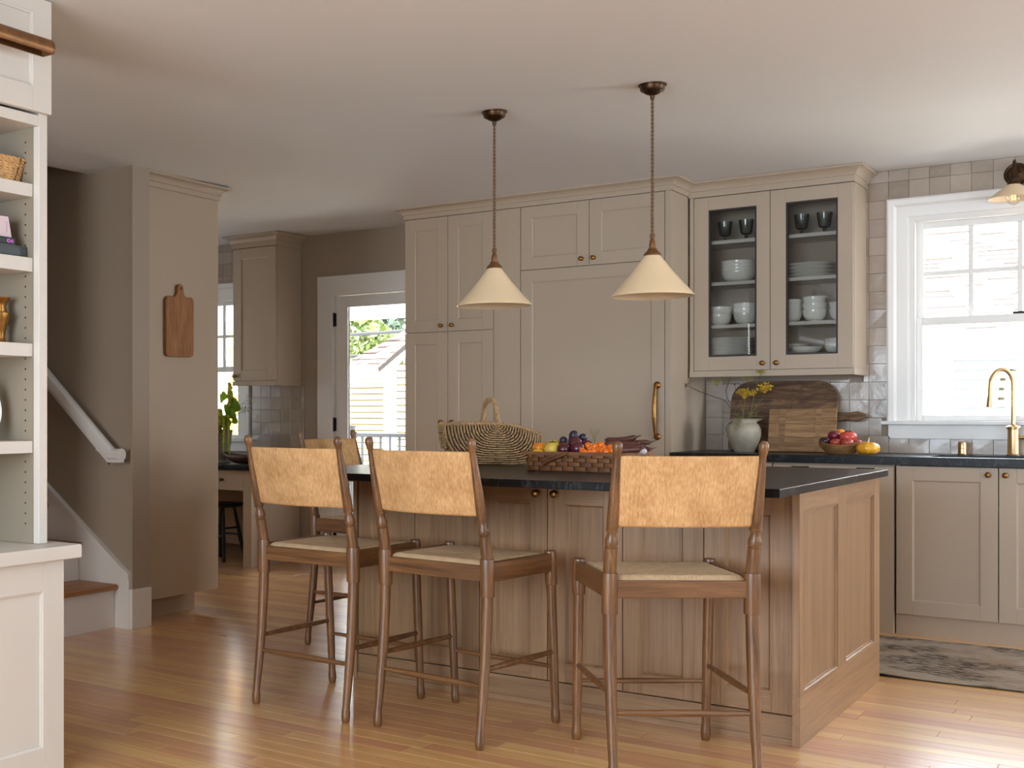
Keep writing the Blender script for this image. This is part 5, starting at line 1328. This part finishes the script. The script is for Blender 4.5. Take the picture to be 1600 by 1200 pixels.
def trough(u, v):
    v = min(max(v, 0), 1)
    x = (u-.5)*.36; e = 1-abs(2*u-1)**2.4
    a = PI*(v); w = .085*math.sqrt(max(.0, e))+.004; h = .060
    return (x, -w*math.cos(a), .066+.028*abs(2*u-1)**2.5-h*math.sqrt(max(0, e))*max(0, math.sin(a))**.8)
dm.grid(trough, 28, 14)
o = dm.build('dough_bowl', wood('dark_turned_bowl', L(70, 46, 30), L(120, 84, 56), 'X', .5, 20, 2, 0), None, smooth=60)
so = o.modifiers.new('thick', 'SOLIDIFY'); so.thickness = .007; so.offset = -1
o.location = (-5.83, 7.12, .769); o.rotation_euler = (0, 0, math.radians(8)); tag(o, 'long dark wooden dough bowl beside the zinc vase on the desk', 'bowl')

# ------------------------------------------------------------------ outside: porch, garage, neighbour's house, trees, wires
m_siding = M('pale_yellow_siding', L(128, 123, 96), .7); m_sidegap = M('ochre_lap_shadow', L(74, 62, 26), .9); m_sidew = M('white_exterior_paint', L(244, 244, 242), .6)
m_shing = M('brown_roof_shingle', L(132, 108, 96), .9, vary=.25, vscale=3); m_shgap = M('shingle_shadow_gap', L(18, 11, 8), .95)
m_bounceground = M('pale_bounce_ground', L(176, 172, 162), .95, vary=.1, vscale=2); m_deck = M('grey_deck_boards', L(130, 126, 120), .7, vary=.1)  # ground made pale to bounce light in at the kitchen window
m_rail = M('dark_grey_railing', L(44, 46, 50), .5); m_bark = M('bark', L(104, 90, 76), .9, vary=.2)
m_wire = M('utility_wire', L(14, 14, 15), .9); m_shing2 = M('dark_brown_shingle', L(70, 54, 46), .9, vary=.25, vscale=3)
GZ = -.65
struct(MB().box(-45, 25, T+.02, 50, GZ-.1, GZ).build('ground', m_bounceground, None, smooth=0))
pf = struct(MB().box(-8.2, -3.2, T+.03, 9.66, -.22, -.17).box(-8.2, -3.2, 9.60, 9.66, GZ, -.17).build('porch_floor', m_deck, None, smooth=0))
y = T+.03
while y < 9.60:
    MB().box(-8.2, -3.2, y+.003, y+.133, -.17, -.145).build('deck_board', m_deck, pf, smooth=0); y += .136
struct(MB().box(-8.4, -3.0, 9.42, 9.58, 2.06, 2.46).box(-8.4, -3.0, T+.01, 9.9, 2.46, 2.52).box(-8.2, -8.06, 9.42, 9.56, -.145, 2.06).box(-3.3, -3.16, 9.42, 9.56, -.145, 2.06).build('porch_roof', m_sidew, None, smooth=0))
pr = thing('porch_railing', 'dark grey metal railing on the porch behind the glazed door', 'railing', (-5.5, 9.5, -.145))
for x in (-6.47, -3.45):
    MB().box(x-.036, x+.036, 9.464, 9.536, -.145, 1.03).box(x-.044, x+.044, 9.456, 9.544, 1.03, 1.046).build('post', m_rail, pr, smooth=0, bevel=.003)
MB().box(-6.43, -3.49, 9.480, 9.520, .935, .972).build('top_rail', m_rail, pr, smooth=0, bevel=.004)
MB().box(-6.43, -3.49, 9.485, 9.515, -.06, -.03).build('bottom_rail', m_rail, pr, smooth=0)
MB().box(-6.435, -6.405, 9.478, 9.522, .925, .982).build('rail_bracket', m_darkmetal, pr, smooth=0)
x = -6.33
while x < -3.5:
    MB().box(x-.009, x+.009, 9.491, 9.509, -.03, .935).build('baluster', m_rail, pr, smooth=0); x += .1045

def clapboards(parent, x0, x1, y, z0, z1, mat, pitch=.092, clip=None, lap=.017):
    z = z0
    while z < z1-.01:
        a, b = x0, x1; zt = min(z+pitch-lap, z1)
        if clip: a, b = clip(z)
        if b-a > .05:
            MB().prism([(y, zt), (y-.012, zt), (y-.019, z), (y, z)], 'X', a, b).build('clapboard', mat, parent, smooth=0)
        z += pitch
gar = thing('garage', 'pale yellow clapboard garage with brown roof beyond the porch', 'building', (-8.5, 16.5, GZ))
MB().box(-10.3, -8.7, 15.02, 19.2, GZ, 1.84).box(-8.66, -3.2, 13.62, 19.2, GZ, 1.76).prism([(-8.66, 1.76), (-3.2, 1.76), (-5.93, 3.66)], 'Y', 13.62, 19.2).build('wall', m_sidegap, gar, smooth=0)
clapboards(gar, -10.28, -9.56, 15.02, GZ+.1, 1.62, m_siding, .0915)
MB().box(-10.3, -9.4, 14.99, 15.02, 1.62, 1.72).build('frieze_board', m_siding, gar, smooth=0)
clapboards(gar, -8.52, -3.4, 13.62, GZ+.1, 3.3, m_siding, .0915, lambda z: (-8.52, -3.4) if z < 1.75 else (-8.52+(z-1.75)/.70, -3.4-(z-1.75)/.70))
MB().box(-8.70, -8.52, 13.58, 13.64, GZ, 1.86).box(-8.70, -8.661, 13.641, 14.965, GZ, 1.84).box(-9.57, -8.66, 14.97, 15.04, GZ, 1.72).build('corner_board', m_sidew, gar, smooth=0)
MB().prism([(-8.74, 1.64), (-8.74, 1.79), (-5.93, 3.76), (-3.12, 1.79), (-3.12, 1.64), (-5.93, 3.61)], 'Y', 13.56, 13.61).build('rake_board', m_sidew, gar, smooth=0)
MB().prism([(14.72, 1.74), (14.70, 1.86), (14.58, 1.87), (14.58, 1.78), (14.62, 1.74)], 'X', -10.12, -8.78).box(-10.12, -8.78, 14.75, 15.05, 1.70, 1.76).build('gutter', m_sidew, gar, smooth=0)
def roof_plane(parent, p00, p10, p11, p01, rows, mat, gaps=(0, 0, .10, .26)):    # courses of shingles from eave (p00-p10) to ridge, joined
    p00, p10, p11, p01 = map(Vector, (p00, p10, p11, p01)); nrm = (p10-p00).cross(p01-p00).normalized(); nrm = nrm if nrm.z > 0 else -nrm
    MB().add([p00-nrm*.05, p10-nrm*.05, p11-nrm*.05, p01-nrm*.05, p00, p10, p11, p01], [(0, 1, 2, 3), (4, 5, 6, 7), (0, 1, 5, 4), (1, 2, 6, 5), (2, 3, 7, 6), (3, 0, 4, 7)]).build('roof_deck', m_shgap, parent, smooth=0)
    m = MB(); rr = random.Random(17)
    for r in range(rows):
        a = p00.lerp(p01, r/rows); b = p10.lerp(p11, r/rows); c = p10.lerp(p11, (r+1)/rows); d = p00.lerp(p01, (r+1)/rows)
        ln = (b-a).length
        if ln < .05: continue
        u = -rr.random()*.25
        while u < ln:
            w = rr.choice((.16, .24, .32)); u0, u1 = max(0, u)/ln, min(ln, u+w-.004)/ln
            if u1 > u0:
                h = rr.choice((.006, .010, .022)); g_ = rr.choice(gaps); a2, b2 = a.lerp(d, g_), b.lerp(c, g_); q = [a2.lerp(b2, u0), a2.lerp(b2, u1), d.lerp(c, u1), d.lerp(c, u0)]
                m.add([q[0]+nrm*.001, q[1]+nrm*.001, q[2]+nrm*.001, q[3]+nrm*.001, q[0]+nrm*h, q[1]+nrm*h, q[2]+nrm*.004, q[3]+nrm*.004],
                      [(4, 5, 6, 7), (0, 1, 5, 4), (1, 2, 6, 5), (3, 0, 4, 7)])
            u += w
    return stuff(m.build('shingles', mat, parent, smooth=0))
roof_plane(gar, (-10.12, 14.62, 1.86), (-7.6, 14.62, 1.86), (-7.6, 16.9, 3.34), (-8.6, 16.9, 3.34), 16, m_shing2)
roof_plane(gar, (-8.78, 13.54, 1.765), (-8.78, 19.3, 1.765), (-5.93, 19.3, 3.77), (-5.93, 13.54, 3.77), 24, m_shing2)
roof_plane(gar, (-3.08, 13.54, 1.765), (-3.08, 19.3, 1.765), (-5.93, 19.3, 3.77), (-5.93, 13.54, 3.77), 24, m_shing2)

nh = thing('neighbour_house', "neighbour's pale yellow house with shingled roof outside the kitchen window", 'building', (-1, 13, GZ))
MB().box(-2.75, 3.2, 12.72, 18.5, GZ, 1.80).build('wall', M('dark_lap_shadow', L(44, 38, 16), .9), nh, smooth=0)
clapboards(nh, -1.80, -1.285, 12.72, GZ+.1, 1.68, m_siding, .0885, None, .025)
clapboards(nh, -1.13, 3.0, 12.72, GZ+.1, 1.68, m_siding, .0885, None, .025)
MB().box(-1.285, -1.13, 12.69, 12.72, GZ, 1.78).box(-2.75, -1.80, 12.695, 12.72, GZ, 1.78).build('corner_board', m_sidew, nh, smooth=0)
MB().box(-2.75, 3.2, 12.68, 12.72, 1.68, 1.80).build('frieze_board', m_siding, nh, smooth=0)
MB().box(-2.10, 3.4, 12.36, 12.72, 1.76, 1.80).box(-2.10, 3.4, 12.26, 12.38, 1.79, 1.90).build('gutter', m_sidew, nh, smooth=0)
wn = MB().box(-2.30, -2.24, 12.66, 12.70, .55, 1.52).box(-1.955, -1.895, 12.66, 12.70, .55, 1.52).box(-2.24, -1.955, 12.66, 12.70, 1.44, 1.52).box(-2.24, -1.955, 12.66, 12.70, .55, .62).build('window', m_sidew, nh, smooth=0)
MB().box(-2.24, -1.955, 12.685, 12.694, .62, 1.44).build('pane', M('dark_far_window', L(120, 124, 126), .2), wn, smooth=0)
roof_plane(nh, (-2.05, 12.30, 1.91), (3.5, 12.30, 1.91), (3.5, 18.4, 4.75), (-6.5, 18.4, 4.75), 46, m_shing, (0, .12, .30, .42))
MB().prism([(-3.6, 1.72), (-2.35, 1.72), (-2.35, 1.95), (-2.6, 2.05), (-3.6, 2.05)], 'Y', 12.0, 12.70).build('side_porch_fascia', m_sidew, nh, smooth=0)
MB().tube([(-2.02, 12.28, 1.925), (-2.45, 12.90, 2.24), (-3.2, 14.0, 2.76)], .018, 6).build('valley_flashing', m_darkmetal, nh, smooth=60)

def foliage(name, cols): return M(name, L(*cols), .6, vary=.35, vscale=1.5)
m_tree = foliage('tree_green', (32, 54, 32)); m_treel = foliage('tree_light_green', (66, 80, 24)); m_gold = foliage('golden_foliage', (226, 170, 50))
_n = NT('golden_leaf'); _tl = _n.n('ShaderNodeBsdfTranslucent'); _tl.inputs[0].default_value = L(236, 184, 60); _n.bsdf.inputs['Base Color'].default_value = L(230, 176, 54); _n.bsdf.inputs['Roughness'].default_value = .7
_mx = _n.n('ShaderNodeMixShader'); _mx.inputs[0].default_value = .5; _n.l(_n.bsdf.outputs[0], _mx.inputs[1]); _n.l(_tl.outputs[0], _mx.inputs[2]); _n.l(_mx.outputs[0], _n.out.inputs[0]); m_gold = _n.m
rtree = random.Random(77)
def tree(label, x, y, h, blobs, mat, nleaf, ls, group=None):
    t = thing('tree', label, 'tree', (x, y, GZ), 0, group)
    tm = MB().tube([(x, y, GZ), (x+.1, y, GZ+h*.4), (x, y, GZ+h*.8)], [.16, .12, .05], 8)
    for bx_, by_, bz_, br in blobs: tm.tube([(x, y, GZ+h*.35), (x+(bx_-x)*.6, y+(by_-y)*.6, GZ+h*.35+(bz_-GZ-h*.35)*.5), (bx_, by_, bz_)], [.07, .045, .02], 6)
    tm.build('trunk', m_bark, t, smooth=60)
    m = MB(); tot = sum(b[3]**2 for b in blobs)
    for bx_, by_, bz_, br in blobs:
        for i in range(int(nleaf*br*br/tot)):
            d = Vector((rtree.gauss(0, 1), rtree.gauss(0, 1), rtree.gauss(0, 1))).normalized()*br*rtree.uniform(.55, 1)**.6
            p = Vector((bx_, by_, bz_))+d; a = Vector((rtree.gauss(0, 1), rtree.gauss(0, 1), rtree.gauss(0, 1))).normalized(); b = a.orthogonal().normalized(); s = ls*rtree.uniform(.6, 1.3)
            m.add([p-a*s, p+b*s*.45, p+a*s, p-b*s*.45], [(0, 1, 2, 3)])
    stuff(m.build('leaves', mat, t, smooth=0, fix=False))
    return t
tree('tall leafy green tree behind the garage, left part of the door view', -19.0, 26.0, 7.5, [(-19.5, 26, 4.2, 1.9), (-17.6, 25.5, 3.4, 1.6), (-18.4, 26.6, 6.2, 1.7)], m_tree, 5200, .16)
tree('open branched green tree behind the garage, right part of the door view', -14.6, 27.0, 8.0, [(-15.6, 27, 5.2, 1.7), (-13.8, 27, 4.6, 1.5), (-14.8, 27.5, 6.8, 1.6), (-16.0, 28, 3.4, 1.3)], m_tree, 3400, .15)
tree('pale yellow green bush tree just above the garage roof', -15.9, 23.6, 4.2, [(-16.0, 23.6, 3.2, .75), (-15.2, 23.4, 2.6, .65), (-16.6, 23.6, 2.5, .6)], m_treel, 1700, .11)
tree('golden yellow autumn tree outside the desk window', -10.6, 12.4, 4.2, [(-10.6, 12.4, 1.5, 1.2), (-9.7, 12.0, .5, .9), (-11.6, 12.8, .8, 1.1), (-10.5, 12.8, 2.7, .9), (-9.6, 12.2, 2.2, .6)], m_gold, 2600, .075)
wires = ((3.45, 3.75, .026), (3.10, 3.62, .024), (2.92, 3.02, .036), (2.42, 2.60, .030), (3.62, 3.50, .018))
for k, (a, b, r) in enumerate(wires):
    pts = [Vector((-17.5+8*i/10, 21.0, a+(b-a)*i/10-.12*math.sin(PI*i/10))) for i in range(11)]
    one(MB().tube(pts, r, 6), 'utility_wire', m_wire, 'overhead utility wire crossing in front of the trees, %s of five' % ('highest but one', 'third from the top', 'fourth from the top', 'lowest', 'topmost')[k], 'wire', 'utility wires above the garage', smooth=60)
bpy.context.view_layer.update()
